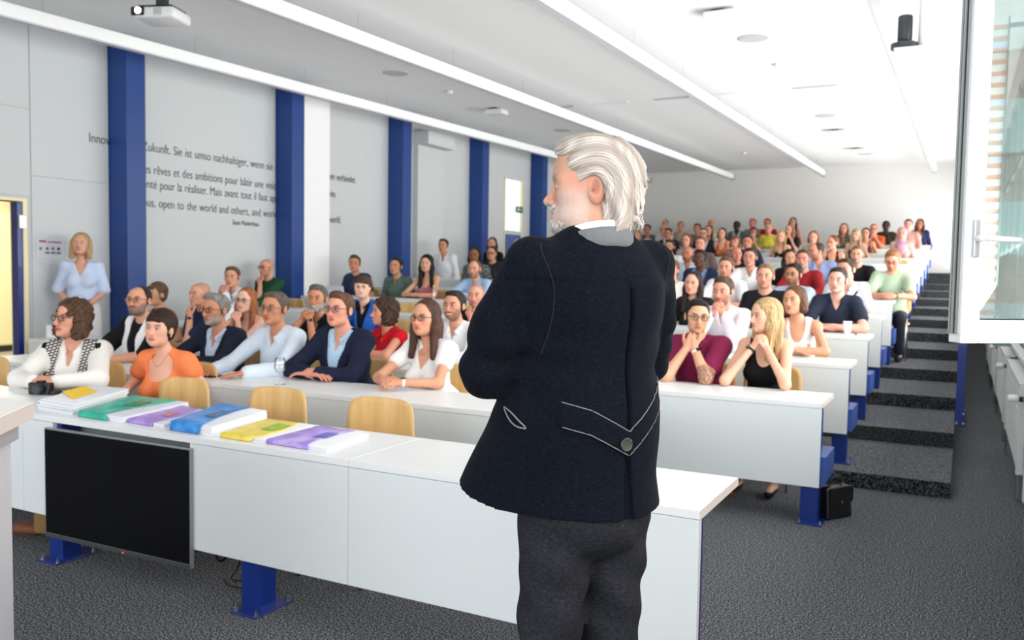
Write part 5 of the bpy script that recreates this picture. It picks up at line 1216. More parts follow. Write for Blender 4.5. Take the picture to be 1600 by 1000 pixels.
    def surf(x, z, off=.0): 
        h_ = jb.ray_cast(Vector((x, .6, z)), Vector((0, -1, 0))); return (h_[0] + h_[1] * off, h_[1]) if h_[0] else (Vector((x, .2, z)), Vector((0, 1, 0)))
    c_, n_ = surf(X0 + .012, 1.108, .012); M_ = n_.to_track_quat('Z', 'Y').to_matrix(); bt = MB(); prof = [(.001, .0), (.0155, .0), (.0165, .003), (.014, .0055), (.012, .0045), (.001, .004)]
    vs = [c_ + M_ @ Vector((r * math.cos(t), r * math.sin(t), z)) for r, z in prof for t in [2 * math.pi * k / 24 for k in range(24)]]; fs = [[i * 24 + k, i * 24 + (k + 1) % 24, (i + 1) * 24 + (k + 1) % 24, (i + 1) * 24 + k] for i in range(5) for k in range(24)]
    bt.add(vs, fs); bt.build('button', mat('horn_button', '3d4038', .35, .3), root)
    bb = BVHTree.FromPolygons([tuple(v) for v in V], [tuple(q) for q in Q])
    for e in (-.030, .030):
        out = []
        for x in np.linspace(-.2, .145, 60):
            h_ = bb.ray_cast(Vector((x, .6, float(zb(x)) + e * .96)), Vector((0, -1, 0)))
            if h_[0]: out.append(h_[0] + Vector((0, .0008, 0)))
        MB().tube(out, .0013, 6).build('belt_piping', PIP, root, True)
    # armhole seams and side pocket piping laid on the cloth
    def drape(pts, r, m, nm, origin=(0, 1, 0)):
        out = []
        for q in pts:
            q = Vector(q); o_ = Vector((q.x * .2, .0, q.z)); d_ = (q - o_).normalized(); h_ = jb.ray_cast(o_ + d_ * .7, -d_)
            if h_[0]: out.append(h_[0] + h_[1] * r * .5)
        if len(out) > 1: MB().tube(out, r, 6).build(nm, m, root, True)
    SEAM = mat('seam_thread', '020305', .9)
    for sd in (-1, 1): drape([(sd * (.222 - .020 * math.sin(t * 3.1)), .10 + .05 * math.sin(t * 3.1), 1.575 - .26 * t) for t in np.linspace(0, 1, 14)], .0018, SEAM, 'armhole_seam')
    PC = [(.262, -.02), (.285, -.10)]
    def drape2(f, r, m, nm):
        out = []
        for t in np.linspace(0, 1, 12):
            a, z = f(t); d_ = Vector((math.cos(a), math.sin(a), 0)); h_ = jb.ray_cast(Vector((0, -.02, z)) + d_ * .7, -d_)
            if h_[0]: out.append(h_[0] + h_[1] * r)
        if len(out) > 1: MB().tube(out, r, 7).build(nm, m, root, True)
    a0, a1 = math.radians(-2), math.radians(20)
    drape2(lambda t: (a0 + (a1 - a0) * t, 1.180 - .040 * t + .008 * math.sin(math.pi * t)), .0020, PIP, 'pocket_piping'); drape2(lambda t: (a0 + (a1 - a0) * t, 1.178 - .040 * t - .012 * math.sin(math.pi * t)), .0020, PIP, 'pocket_piping')
    # trousers and shoes
    T_ = Sculpt(); T_.ell((0, .02, .93), (.172, .145, .14), .03)
    for sd in (-1, 1): T_.cap((sd * .085, .02, .90), (sd * .088, .0, .50), .092, .074, .018); T_.cap((sd * .088, 0, .5), (sd * .098, .03, .05), .074, .066, .02)
    def tn(X, Y, Z): return .0032 * np.sin(20 * Z + 40 * np.abs(X) + 22 * Y + 2 * np.sin(8 * Z)) * (.4 + .6 * np.exp(-((Z - .72) / .2) ** 2)) + .003 * np.sin(55 * Z - 30 * X + 2 * np.sin(20 * Y))
    V, Q = T_.mesh((-.26, -.2, .035), (.26, .22, 1.02), .0085, tn, None, lambda F, X, Y, Z: np.maximum(F, .04 - Z)); np_mesh('trousers', V, Q, ramp_mat('charcoal_wool', [(.3, '1c1d21'), (.6, '292a2f'), (.8, '36383d')], .9, 1.0, 4, .2, .002, stretch=(110, 110, 200), spec=.12), root)
    for sd in (-1, 1):
        K = Sculpt(); K.cap((sd * .112, .05, .045), (sd * .14, -.17, .035), .046, .042, .02); V, Q = K.mesh((sd * .125 - .09, -.24, 0), (sd * .125 + .09, .12, .12), .007, None, None, lambda F, X, Y, Z: np.maximum(F, .002 - Z + 0 * X)); np_mesh('shoe', V, Q, mat('shoe_black', '111112', .25), root)
    return root
build_speaker()
PEOPLE = [
 {'x': -5.087, 'y': 3.59, 'z': 0, 'h': 1.147, 'near': 2, 'label': 'curly-haired woman with glasses, white blouse and patterned scarf at front left', 'sh': 'curly-haired woman with the patterned scarf', 'fem': 1, 's': 1.12, 'bulk': 1.15, 'belly': 1, 'hs': 1.04, 'top': 'shirt', 'topm': ('M', 'white_blouse', 'e9e6e1'), 'style': 'curly', 'hair': '4f3626', 'vol': 0.016, 'len': 0.1, 'skin': 'd49a80', 'glasses': 'glasses_dark', 'pose': 'clasp', 'yaw': 0.55, 'head': (-0.45, 0.14, 0.05), 'lips': 'b5605a', 'skin2': 0, 'scarf': ('keffiyeh_scarf', 'd9d4ca', 'keffiyeh', '2e2d30'), 'scarf_edge': ('M', 'scarf_black', '17171b')},
 {'x': -4.625, 'y': 3.89, 'z': 0, 'h': 1.091, 'near': 2, 'label': 'short dark-haired woman in orange t-shirt beside an empty chair', 'sh': 'woman in orange', 'fem': 1, 'hs': 0.98, 'top': 'scooptee', 'sleeve': 0.5, 'topm': ('M', 'orange_jersey', 'f08552'), 'style': 'pixie', 'fringe': 1, 'hair': '2e1d18', 'vol': 0.006, 'skin': 'e0ab92', 'pose': 'down', 'yaw': 0.3, 'head': (0.06, 0.08, 0.05), 'necklace': 1, 'earring': 1, 'iris': '5f7d86'},
 {'x': -5.969, 'y': 4.815, 'z': 0, 'h': 1.213, 'near': 2, 'label': 'bearded man with amber glasses, black jacket and white scarf', 'sh': 'man with the white scarf', 'top': 'tee', 'sleeve': 1, 'topm': ('M', 'black_knit', '141416'), 'style': 'recede', 'hair': '2b201b', 'beard': 0.8, 'beardc': '6d625b', 'beardvol': 1, 'skin': 'd49a80', 'glasses': 'glasses_amber', 'pose': 'flat', 'head': (0.38, 0.08, 0.0), 'scarf': ('white_scarf', 'efefee', 'plain', None), 's': 1.05, 'bulk': 1.1, 'sleeve2': 1, 'top2': 'shirt'},
 {'x': -5.107, 'y': 4.815, 'z': 0, 'h': 1.166, 'near': 2, 'label': 'grey-haired bearded man with brown glasses and navy blazer over light shirt', 'sh': 'grey-haired man with brown glasses', 'top': 'blazer', 'topm': ('M', 'pale_blue_shirt', 'c4d3e8'), 'jacketm': ('M', 'navy_blazer', '1d2334'), 'style': 'quiff', 'hair': '7d7974', 'beard': 0.85, 'beardc': '9a948e', 'skin': 'c98a68', 'glasses': 'glasses_brown', 'pose': 'cross', 'head': (0.02, 0.03, 0), 'bulk': 1.08},
 {'x': -4.504, 'y': 4.815, 'z': 0, 'h': 1.197, 'near': 2, 'label': 'grey-brown-haired man with rimless glasses in pale blue shirt, hands flat', 'sh': 'man in the pale blue shirt', 'top': 'shirt', 'topm': ('M', 'ice_blue_shirt', 'd5e1ef'), 'style': 'side', 'hair': '5c4f46', 'skin': 'c98a68', 'glasses': 'glasses_thin', 'pose': 'flat', 'reach': -0.04, 'head': (0.12, 0.06, 0), 'watch': 1, 'buttons': 1, 'bulk': 1.02},
 {'x': -3.899, 'y': 4.815, 'z': 0, 'h': 1.21, 'near': 2, 'label': 'short-haired man with glasses, navy blazer and blue shirt, arms crossed on desk', 'sh': 'man in the navy blazer', 'top': 'blazer', 'topm': ('M', 'sky_shirt', 'b4d2ea'), 'jacketm': ('M', 'deep_navy_blazer', '1a2138'), 'style': 'quiff', 'hair': '5a3d2b', 'skin': 'dc9c84', 'glasses': 'glasses_purple', 'pose': 'cross', 'head': (0.08, 0.08, 0), 'bulk': 1.08, 's': 1.05, 'jaw': 1.08, 'buttons': 1},
 {'x': -3.176, 'y': 4.815, 'z': 0, 'h': 1.181, 'near': 2, 'label': 'long brown-haired woman with glasses and white top, hands clasped, white watch', 'sh': 'woman with the white watch', 'fem': 1, 'top': 'vtee', 'sleeve': 0.42, 'topm': ('M', 'white_cotton', 'eceae8'), 'style': 'long', 'len': 0.2, 'hair': '4a2f25', 'skin': 'd49a7c', 'glasses': 'glasses_dark', 'pose': 'clasp', 'head': (0.0, 0.06, 0), 'watch': 1, 'watchm': 'white', 'necklace': 1, 'earring': 1},
 {'x': -7.372, 'y': 6.16, 'z': 0, 'h': 1.203, 'near': 1, 'label': 'short brown-haired woman in dark sleeveless top behind the white-scarfed man', 'sh': 'short-haired woman in dark sleeveless top', 'fem': 1, 'top': 'tank', 'topm': ('M', 'dark_plum', '232236'), 'style': 'pixie', 'hair': '5a4433', 'fringe': 1, 'skin': 'c4916f', 'pose': 'down', 'head': (0, 0, 0)},
 {'x': -6.749, 'y': 6.16, 'z': 0, 'h': 1.22, 'near': 1, 'label': 'bald man in navy shirt resting his chin on his hand', 'sh': 'bald man in navy', 'top': 'tee', 'sleeve': 0.8, 'topm': ('M', 'navy_tee', '1f2a4a'), 'style': 'none', 'hair': '6a5a4e', 'crop': 0.25, 'skin': 'd49a80', 'pose': 'chinup', 'pose2': 'down', 'head': (-0.1, 0, 0.08), 'watch': 1},
 {'x': -6.131, 'y': 6.16, 'z': 0, 'h': 1.176, 'near': 1, 'label': 'red-haired woman with glasses, hands held at her chin', 'sh': 'red-haired woman with glasses', 'fem': 1, 'top': 'tank', 'topm': ('M', 'black_top', '17171a'), 'style': 'long', 'len': 0.26, 'hair': '9a5c3a', 'skin': 'e4b49e', 'glasses': 'glasses_dark', 'pose': 'mouth', 'head': (0.28, 0.04, 0.05)},
 {'x': -7.69, 'y': 7.505, 'z': 0.11, 'h': 1.265, 'near': 1, 'label': 'man with short brown hair and white collar, hand before his mouth', 'sh': 'man with hand before his mouth', 'top': 'shirt', 'topm': ('M', 'white_shirt', 'e4e7ec'), 'style': 'short', 'hair': '5a4233', 'skin': 'd49a80', 'pose': 'mouth', 'head': (0.5, 0, 0)},
 {'x': -8.334, 'y': 8.75, 'z': 0.235, 'h': 1.257, 'near': 1, 'label': 'bald man with glasses in dark green jumper touching his chin', 'sh': 'bald man in green', 'top': 'tee', 'sleeve': 1, 'topm': ('M', 'bottle_green', '1d4a32'), 'style': 'none', 'crop': 0.3, 'hair': '7a5a48', 'skin': 'd49a80', 'beard': 0.4, 'glasses': 'glasses_dark', 'pose': 'chinup', 'pose2': 'down', 'head': (-0.05, 0, 0), 'bulk': 1.1},
 {'x': -5.249, 'y': 6.16, 'z': 0, 'h': 1.221, 'near': 2, 'label': 'smiling man with grey quiff and beard in black polo, fists together', 'sh': 'smiling man in black polo', 'top': 'polo', 'topm': ('M', 'black_polo', '18181b'), 'style': 'quiff', 'hair': '5c5550', 'beard': 0.9, 'beardc': 'a39c96', 'beardvol': 1, 'skin': 'c98a68', 'pose': 'mouth', 'pose2': 'mouth', 'head': (0.38, 0.02, 0), 'smile': 1, 'watch': 1, 'handx': -0.15},
 {'x': -5.764, 'y': 7.505, 'z': 0.11, 'h': 1.183, 'near': 1, 'label': 'young boy with fringe in bright blue shirt over black t-shirt', 'sh': 'boy in the blue shirt', 's': 0.86, 'hs': 0.9, 'top': 'blazer', 'topm': ('M', 'black_tshirt', '17181c'), 'jacketm': ('M', 'royal_blue_shirt', '2b63b8'), 'style': 'short', 'fringe': 1, 'hair': '4a342a', 'skin': 'e6b8a2', 'pose': 'down', 'head': (0.42, 0.04, 0)},
 {'x': -7.983, 'y': 10.195, 'z': 0.36, 'h': 1.208, 'near': 1, 'label': 'brown-haired man in navy t-shirt behind the boy in blue', 'sh': 'brown-haired man in navy t-shirt', 'top': 'tee', 'topm': ('M', 'slate_navy_tee', '2b3850'), 'style': 'quiff', 'hair': '4a3527', 'skin': 'c98a68', 'pose': 'down', 'head': (0.5, 0.03, 0)},
 {'x': -7.239, 'y': 10.195, 'z': 0.36, 'h': 1.18, 'near': 1, 'label': 'dark-haired young man in grey-green henley shirt', 'sh': 'young man in grey-green shirt', 'top': 'polo', 'sleeve': 1.2, 'topm': ('M', 'sage_henley', '57695f'), 'style': 'side', 'hair': '241b18', 'skin': 'c8936f', 'pose': 'down', 'head': (0.18, 0.06, 0.05)},
 {'x': -6.716, 'y': 10.195, 'z': 0.36, 'h': 1.222, 'near': 1, 'label': 'woman with very long black hair and old-pink sleeveless top', 'sh': 'woman with very long black hair', 'fem': 1, 'top': 'tank', 'topm': ('M', 'old_pink_top', 'a8666a'), 'style': 'long', 'len': 0.34, 'vol': 0.006, 'hair': '17110f', 'skin': 'd5a184', 'pose': 'cross', 'head': (0.28, 0.03, 0), 'watch': -1, 'watchm': 'white'},
 {'x': -4.461, 'y': 6.11, 'z': 0, 'h': 1.129, 'near': 2, 'label': 'curly brown-haired woman in red sleeveless blouse turned in profile', 'sh': 'curly woman in red', 'fem': 1, 'top': 'polo', 'sleeve': 0.12, 'topm': ('M', 'red_blouse', 'cc1626'), 'style': 'curly', 'hair': '3f2a22', 'len': 0.05, 'vol': 0.012, 'skin': 'd99a80', 'pose': 'cross', 'yaw': -0.25, 'head': (-0.38, 0.05, 0), 'smile': 0.8},
 {'x': -3.78, 'y': 6.16, 'z': 0, 'h': 1.206, 'near': 2, 'label': 'smiling bearded man in white shirt left of the speaker', 'sh': 'bearded man in white shirt', 'top': 'shirt', 'topm': ('M', 'crisp_white_shirt', 'eeeef0'), 'style': 'short', 'hair': '2b1f1b', 'beard': 0.6, 'skin': 'd0957a', 'pose': 'cross', 'head': (0.08, 0.04, 0), 'smile': 0.6},
 {'x': -4.347, 'y': 7.505, 'z': 0.11, 'h': 1.141, 'near': 1, 'label': 'bald man with short beard in black polo shirt beside the speaker', 'sh': 'bald man in black polo', 'top': 'polo', 'topm': ('M', 'black_pique', '151618'), 'style': 'none', 'crop': 0.45, 'hair': '6b4a3c', 'beard': 0.45, 'beardc': '7a5140', 'skin': 'd99c86', 'pose': 'chinup', 'pose2': 'down', 'head': (0.28, 0, 0)},
 {'x': -8.144, 'y': 12.885, 'z': 0.61, 'h': 1.308, 'near': 1, 'label': 'dark-haired man in white open shirt sitting against the wall', 'sh': 'dark-haired man in white against the wall', 'top': 'shirt', 'topm': ('M', 'white_linen', 'e4e5ea'), 'style': 'short', 'hair': '2f211b', 'skin': 'c8906f', 'pose': 'down', 'head': (0.25, 0.02, 0)},
 {'x': -5.937, 'y': 10.195, 'z': 0.36, 'h': 1.161, 'near': 1, 'label': 'bearded man in light blue shirt below the curly-haired man', 'sh': 'bearded man in light blue', 'top': 'shirt', 'topm': ('M', 'light_blue_oxford', '9fb8d6'), 'style': 'recede', 'hair': '5d4a40', 'beard': 0.6, 'skin': 'd49a80', 'pose': 'cross', 'head': (0.2, -0.05, 0), 'bulk': 1.1},
 {'x': -6.717, 'y': 11.54, 'z': 0.485, 'h': 1.244, 'near': 0, 'label': 'man with black curly hair in grey patterned shirt', 'sh': 'curly-haired man in grey pattern', 'top': 'shirt', 'topm': ('grey_print', '8a8c8c', 'print', '4b4f52'), 'style': 'curly', 'hair': '171210', 'len': 0.02, 'skin': '8a5a40', 'pose': 'down', 'head': (0.25, 0, 0)},
 {'x': -7.166, 'y': 12.885, 'z': 0.61, 'h': 1.179, 'near': 0, 'label': "dark-haired woman with glasses half hidden beside the speaker's shoulder", 'sh': 'dark-haired woman with glasses', 'fem': 1, 'top': 'tee', 'topm': ('M', 'charcoal_top', '2b2a2e'), 'style': 'tied', 'hair': '2a1c17', 'skin': 'c58f70', 'glasses': 'glasses_dark', 'pose': 'down', 'head': (0.25, 0, 0)},
 {'x': -7.908, 'y': 14.23, 'z': 0.735, 'h': 1.263, 'near': 0, 'label': 'long-haired woman in black at the wall near the frosted door', 'sh': 'long-haired woman in black near the frosted door', 'fem': 1, 'top': 'vtee', 'sleeve': 1, 'topm': ('M', 'black_cardigan', '151518'), 'style': 'long', 'hair': '2c1b16', 'skin': 'c89274', 'pose': 'down', 'head': (0.25, 0, 0)},
 {'x': -8.067, 'y': 15.575, 'z': 0.86, 'h': 1.172, 'near': 0, 'label': "bald older man half hidden behind the speaker's left shoulder", 'sh': 'bald older man', 'top': 'shirt', 'topm': ('M', 'pinkish_shirt', 'c9a09a'), 'style': 'none', 'hair': 'a06a50', 'crop': 0.3, 'skin': 'd49a80', 'pose': 'chinup', 'pose2': 'down'},
 {'x': -6.082, 'y': 11.54, 'z': 0.485, 'h': 1.219, 'near': 0, 'label': "woman in dark top just beside the speaker's upper arm", 'sh': 'woman in dark top', 'fem': 1, 'top': 'vtee', 'topm': ('M', 'dark_red_top', '3b1f22'), 'style': 'bob', 'hair': '4a2f24', 'skin': 'c89274', 'pose': 'down'},
 {'x': -1.705, 'y': 6.14, 'z': 0, 'h': 1.199, 'near': 2, 'label': 'dark-haired man with glasses in maroon polo, tattooed forearm on desk', 'sh': 'man in maroon polo', 'top': 'polo', 'topm': ('M', 'maroon_pique', '7b1f45'), 'style': 'short', 'hair': '1c1714', 'skin': 'd6a384', 'glasses': 'glasses_dark', 'pose': 'chinup', 'pose2': 'chinup', 'head': (0.42, -0.04, 0.05), 'bulk': 1.12, 'watch': 1, 'watchm': 'white', 'tattoo': 1, 'beard': 0.12},
 {'x': -1.229, 'y': 6.16, 'z': 0, 'h': 1.217, 'near': 2, 'label': 'long blonde woman in black top, elbows on desk, hands folded at chin', 'sh': 'blonde woman in black top', 'handz': -0.02, 'fem': 1, 'top': 'tank', 'topm': ('M', 'black_satin', '111113'), 'style': 'long', 'len': 0.24, 'vol': 0.004, 'hair': 'b28e62', 'hair2': 'e0c69a', 'skin': 'e3b196', 'pose': 'mouth', 'head': (-0.75, 0.02, 0), 'shoe': '0c0b0d', 'skirt': 1, 'legs': 1, 'watch': -1, 'watchm': 'black'},
 {'x': -1.865, 'y': 7.505, 'z': 0.11, 'h': 1.249, 'near': 2, 'label': 'bearded man in white shirt leaning on folded hands before his mouth', 'sh': 'bearded man with hands before his mouth', 'top': 'shirt', 'topm': ('M', 'pinkish_white_shirt', 'ece6ee'), 'style': 'quiff', 'hair': '4a382e', 'beard': 0.6, 'skin': 'dd9d86', 'pose': 'mouth', 'head': (-0.12, -0.06, 0), 'watch': -1, 's': 1.03},
 {'x': -1.229, 'y': 7.505, 'z': 0.11, 'h': 1.181, 'near': 2, 'label': 'brown-haired woman in white sleeveless top leaning on the fourth desk', 'sh': 'woman in white sleeveless top', 'fem': 1, 'top': 'tank', 'topm': ('M', 'white_tank', 'ecebe8'), 'style': 'bob', 'vol': 0.004, 'hair': '5f402e', 'skin': 'd79c7c', 'pose': 'cross', 'head': (-0.35, 0.08, -0.12), 'hx': -0.03},
 {'x': -1.092, 'y': 8.85, 'z': 0.235, 'h': 1.23, 'near': 1, 'label': 'young dark-haired man in navy short-sleeved shirt behind the paper cup', 'sh': 'man in navy behind the paper cup', 'top': 'polo', 'topm': ('M', 'navy_polo', '252c3d'), 'style': 'side', 'hair': '2c2421', 'skin': 'e3aa96', 'pose': 'cross', 'head': (-0.1, 0, 0), 'watch': -1, 'watchm': 'black', 'bulk': 1.05},
 {'x': -2.51, 'y': 8.85, 'z': 0.235, 'h': 1.169, 'near': 1, 'label': 'young woman with long dark brown hair beside the maroon-shirted man', 'sh': 'young woman with long dark hair', 'fem': 1, 'top': 'tee', 'topm': ('M', 'black_tee2', '1b1a1d'), 'style': 'long', 'len': 0.24, 'hair': '2a1d1a', 'skin': 'dca48c', 'pose': 'down', 'head': (-0.1, 0, 0.05)},
 {'x': -3.16, 'y': 10.195, 'z': 0.36, 'h': 1.184, 'near': 1, 'label': "short-haired woman with glasses in white top at the speaker's right arm", 'sh': 'short-haired woman with glasses', 'fem': 1, 'top': 'tee', 'sleeve': 1, 'topm': ('M', 'offwhite_top', 'e8e6e3'), 'style': 'pixie', 'fringe': 1, 'hair': '6e4a36', 'skin': 'dea089', 'glasses': 'glasses_thin', 'pose': 'down'},
 {'x': -1.779, 'y': 8.85, 'z': 0.235, 'h': 1.255, 'near': 1, 'label': 'man with light brown hair and moustache in black t-shirt', 'sh': 'man with moustache in black t-shirt', 'top': 'tee', 'topm': ('M', 'black_tee3', '1c1c20'), 'style': 'side', 'fringe': 0, 'hair': '7b5b42', 'beard': 0.3, 'skin': 'd99c84', 'pose': 'down', 'head': (0.05, 0.02, 0)},
 {'x': -2.503, 'y': 10.195, 'z': 0.36, 'h': 1.223, 'near': 1, 'label': 'ginger-bearded man in plain white t-shirt behind folded hands', 'sh': 'ginger-bearded man in white t-shirt', 'top': 'tee', 'topm': ('M', 'white_tee', 'e9e7ea'), 'style': 'short', 'hair': '5c3f30', 'beard': 0.5, 'beardc': '8a4f36', 'skin': 'dd9b84', 'pose': 'cross'},
 {'x': -2.521, 'y': 11.54, 'z': 0.485, 'h': 1.246, 'near': 1, 'label': 'broad man in white polo shirt with dark cropped hair', 'sh': 'man in white polo', 'top': 'polo', 'topm': ('M', 'white_polo', 'e6e5e8'), 'style': 'short', 'hair': '2a211e', 'skin': 'cd917a', 'pose': 'cross', 'watch': -1, 'bulk': 1.1},
 {'x': -3.193, 'y': 11.54, 'z': 0.485, 'h': 1.224, 'near': 1, 'label': 'black man in navy jacket over blue shirt', 'sh': 'black man in navy jacket', 'top': 'blazer', 'topm': ('M', 'blue_check', '7f9ac8'), 'jacketm': ('M', 'navy_jacket2', '1f2a48'), 'style': 'short', 'hair': '100c0b', 'skin': '5a3828', 'pose': 'down'},
 {'x': -3.757, 'y': 12.885, 'z': 0.61, 'h': 1.189, 'near': 1, 'label': "bald bearded man in light blue shirt at the speaker's right shoulder", 'sh': 'bald bearded man in light blue', 'top': 'shirt', 'topm': ('M', 'soft_blue', 'b9c8dc'), 'style': 'none', 'crop': 0.3, 'hair': '5b3d30', 'beard': 0.8, 'skin': 'b9775c', 'pose': 'down'},
 {'x': -4.464, 'y': 14.23, 'z': 0.735, 'h': 1.211, 'near': 0, 'label': 'dark-bearded man in white crew-neck t-shirt', 'sh': 'dark-bearded man in white t-shirt', 'top': 'tee', 'topm': ('M', 'white_crew', 'e2e0df'), 'style': 'short', 'hair': '1e1613', 'beard': 1, 'skin': 'c28468', 'pose': 'down'},
 {'x': -1.733, 'y': 10.195, 'z': 0.36, 'h': 1.154, 'near': 1, 'label': 'bearded man with thin glasses in light blue shirt, hand on chin', 'sh': 'man with hand on chin', 'top': 'shirt', 'sleeve': 1.2, 'topm': ('M', 'baby_blue', 'b6cbe6'), 'style': 'side', 'vol': 0.005, 'hair': '1d1613', 'beard': 0.7, 'skin': 'c98d6e', 'glasses': 'glasses_thin', 'pose': 'chinup', 'pose2': 'cross', 'head': (-0.25, 0.02, 0)},
 {'x': -1.852, 'y': 11.54, 'z': 0.485, 'h': 1.227, 'near': 1, 'label': 'grizzled bearded man in red sweater with arms crossed', 'sh': 'man in red sweater', 'top': 'tee', 'sleeve': 1.4, 'topm': ('M', 'brick_red', '8a1f24'), 'style': 'short', 'hair': '3c322e', 'beard': 0.7, 'beardc': '8d8580', 'skin': 'c9876f', 'pose': 'cross', 'bulk': 1.15},
 {'x': -2.255, 'y': 12.885, 'z': 0.61, 'h': 1.142, 'near': 0, 'label': 'woman with dark curly hair in black turned sideways', 'sh': 'woman with dark curly hair', 'fem': 1, 'top': 'tee', 'sleeve': 1, 'topm': ('M', 'black_knit2', '1a1a1d'), 'style': 'curlylong', 'len': 0.12, 'hair': '1f1613', 'skin': 'c98f72', 'pose': 'down', 'head': (0.4, 0, 0)},
 {'x': -1.847, 'y': 12.885, 'z': 0.61, 'h': 1.245, 'near': 1, 'label': 'balding man in blue checked shirt leaning sideways in profile', 'sh': 'balding man in blue checked shirt', 'top': 'shirt', 'sleeve': 0.8, 'topm': ('blue_plaid', '9aa8cc', 'check', '5d6fa6'), 'style': 'recede', 'hair': '3a2e2a', 'beard': 0.5, 'skin': 'd79078', 'pose': 'down', 'head': (-0.9, -0.15, 0.15), 'bulk': 1.1, 'hx': -0.04},
 {'x': -1.347, 'y': 12.885, 'z': 0.61, 'h': 1.194, 'near': 1, 'label': 'fair-haired man in black t-shirt in front of the blonde women', 'sh': 'fair-haired man in black t-shirt', 'top': 'tee', 'topm': ('M', 'black_tee4', '17171a'), 'style': 'short', 'hair': '6b5040', 'beard': 0.4, 'skin': 'd49a82', 'pose': 'cross', 'bulk': 1.12},
 {'x': -1.164, 'y': 10.195, 'z': 0.36, 'h': 1.22, 'near': 1, 'label': 'man in grey-white shirt with dark shoulder strap seen half in profile', 'sh': 'man with the shoulder strap', 'top': 'shirt', 'sleeve': 0.8, 'topm': ('M', 'grey_white_shirt', 'cfd0d8'), 'style': 'short', 'hair': '3c2c24', 'skin': 'dba08a', 'pose': 'down', 'head': (-0.5, -0.05, 0), 'bulk': 1.1, 'strap': 1},
 {'x': -0.796, 'y': 11.54, 'z': 0.485, 'h': 1.228, 'near': 1, 'label': 'ginger man with glasses in pale green t-shirt looking down at his hands', 'sh': 'ginger man in pale green', 'top': 'tee', 'topm': ('M', 'pale_green_tee', 'a9bfa4'), 'style': 'short', 'hair': '96603c', 'beard': 0.6, 'beardc': '96603c', 'skin': 'dd9a82', 'glasses': 'glasses_dark', 'pose': 'clasp', 'head': (-0.1, -0.42, 0), 'bulk': 1.08, 'watch': 1, 'watchm': 'black'},
 {'x': -2.023, 'y': 15.575, 'z': 0.86, 'h': 1.209, 'near': 0, 'label': 'auburn woman with dark top glancing left', 'sh': 'auburn woman glancing left', 'fem': 1, 'top': 'tank', 'topm': ('M', 'dark_brown_top', '2e2020'), 'style': 'tied', 'hair': '6e3a28', 'skin': 'd79478', 'pose': 'down', 'head': (-0.5, 0, 0)},
 {'x': -3.331, 'y': 14.23, 'z': 0.735, 'h': 1.099, 'near': 0, 'label': 'bald man in black shirt turned left in the middle rows', 'sh': 'bald man in black turned left', 'top': 'tee', 'topm': ('M', 'black_a', '1c1a1d'), 'style': 'none', 'crop': 0.2, 'hair': '6a4a3c', 'skin': 'c8826a', 'pose': 'down', 'head': (0.5, 0, 0)},
 {'x': -5.785, 'y': 16.92, 'z': 0.985, 'h': 1.121, 'near': 0, 'label': "grey-haired woman right behind the speaker's shoulder", 'sh': 'grey-haired woman', 'fem': 1, 'top': 'tee', 'topm': ('M', 'mauve_grey', '857a7e'), 'style': 'bob', 'hair': '6d6460', 'skin': 'cf9580', 'pose': 'down'},
 {'x': -6.473, 'y': 18.265, 'z': 1.11, 'h': 1.198, 'near': 0, 'label': "light brown-haired woman close to the speaker's hair", 'sh': 'light brown-haired woman', 'fem': 1, 'top': 'tee', 'topm': ('M', 'brown_top', '5d4338'), 'style': 'bob', 'hair': '8a6242', 'skin': 'cf9580', 'pose': 'down'},
 {'x': -7.742, 'y': 20.955, 'z': 1.36, 'h': 1.198, 'near': 0, 'label': 'brown-haired woman peeping out behind the white hair', 'sh': 'woman peeping out', 'fem': 1, 'top': 'tee', 'topm': ('M', 'brown_top2', '4c3a34'), 'style': 'bob', 'hair': '6b4630', 'skin': 'cf9580', 'pose': 'down'},
 {'x': -7.163, 'y': 20.955, 'z': 1.36, 'h': 1.242, 'near': 0, 'label': 'short dark-haired man against the back wall, leftmost', 'sh': 'short dark-haired man leftmost', 'top': 'tee', 'topm': ('M', 'grey_a', '54555c'), 'style': 'short', 'hair': '1f1714', 'skin': 'c07d62', 'pose': 'down'},
 {'x': -6.746, 'y': 20.955, 'z': 1.36, 'h': 1.239, 'near': 0, 'label': 'bald man with glasses in the second row from the back', 'sh': 'bald man with glasses far back', 'top': 'shirt', 'topm': ('M', 'pale_a', 'c9c6c6'), 'style': 'none', 'crop': 0.3, 'hair': 'a07a66', 'skin': 'd3937c', 'glasses': 'glasses_thin', 'pose': 'down'},
 {'x': -7.133, 'y': 22.3, 'z': 1.485, 'h': 1.33, 'near': 0, 'label': 'greying man in white in the last row, left', 'sh': 'greying man in white', 'top': 'shirt', 'topm': ('M', 'white_a', 'dcdad9'), 'style': 'recede', 'hair': '6b5a50', 'skin': 'cf8f78', 'pose': 'down'},
 {'x': -5.773, 'y': 18.265, 'z': 1.11, 'h': 1.251, 'near': 0, 'label': 'dark-haired man in dark jacket behind the white t-shirt man', 'sh': 'dark-haired man in dark jacket', 'top': 'blazer', 'topm': ('M', 'white_b', 'd8d8da'), 'jacketm': ('M', 'black_b', '1d1e26'), 'style': 'short', 'hair': '1d1513', 'skin': 'b5745a', 'pose': 'down'},
 {'x': -6.711, 'y': 22.3, 'z': 1.485, 'h': 1.264, 'near': 0, 'label': 'fair-haired person in the last row with hand at face', 'sh': 'fair-haired person', 'fem': 1, 'top': 'tee', 'topm': ('M', 'beige_a', 'c0a08c'), 'style': 'pixie', 'hair': 'a3774e', 'skin': 'cf9078', 'pose': 'down'},
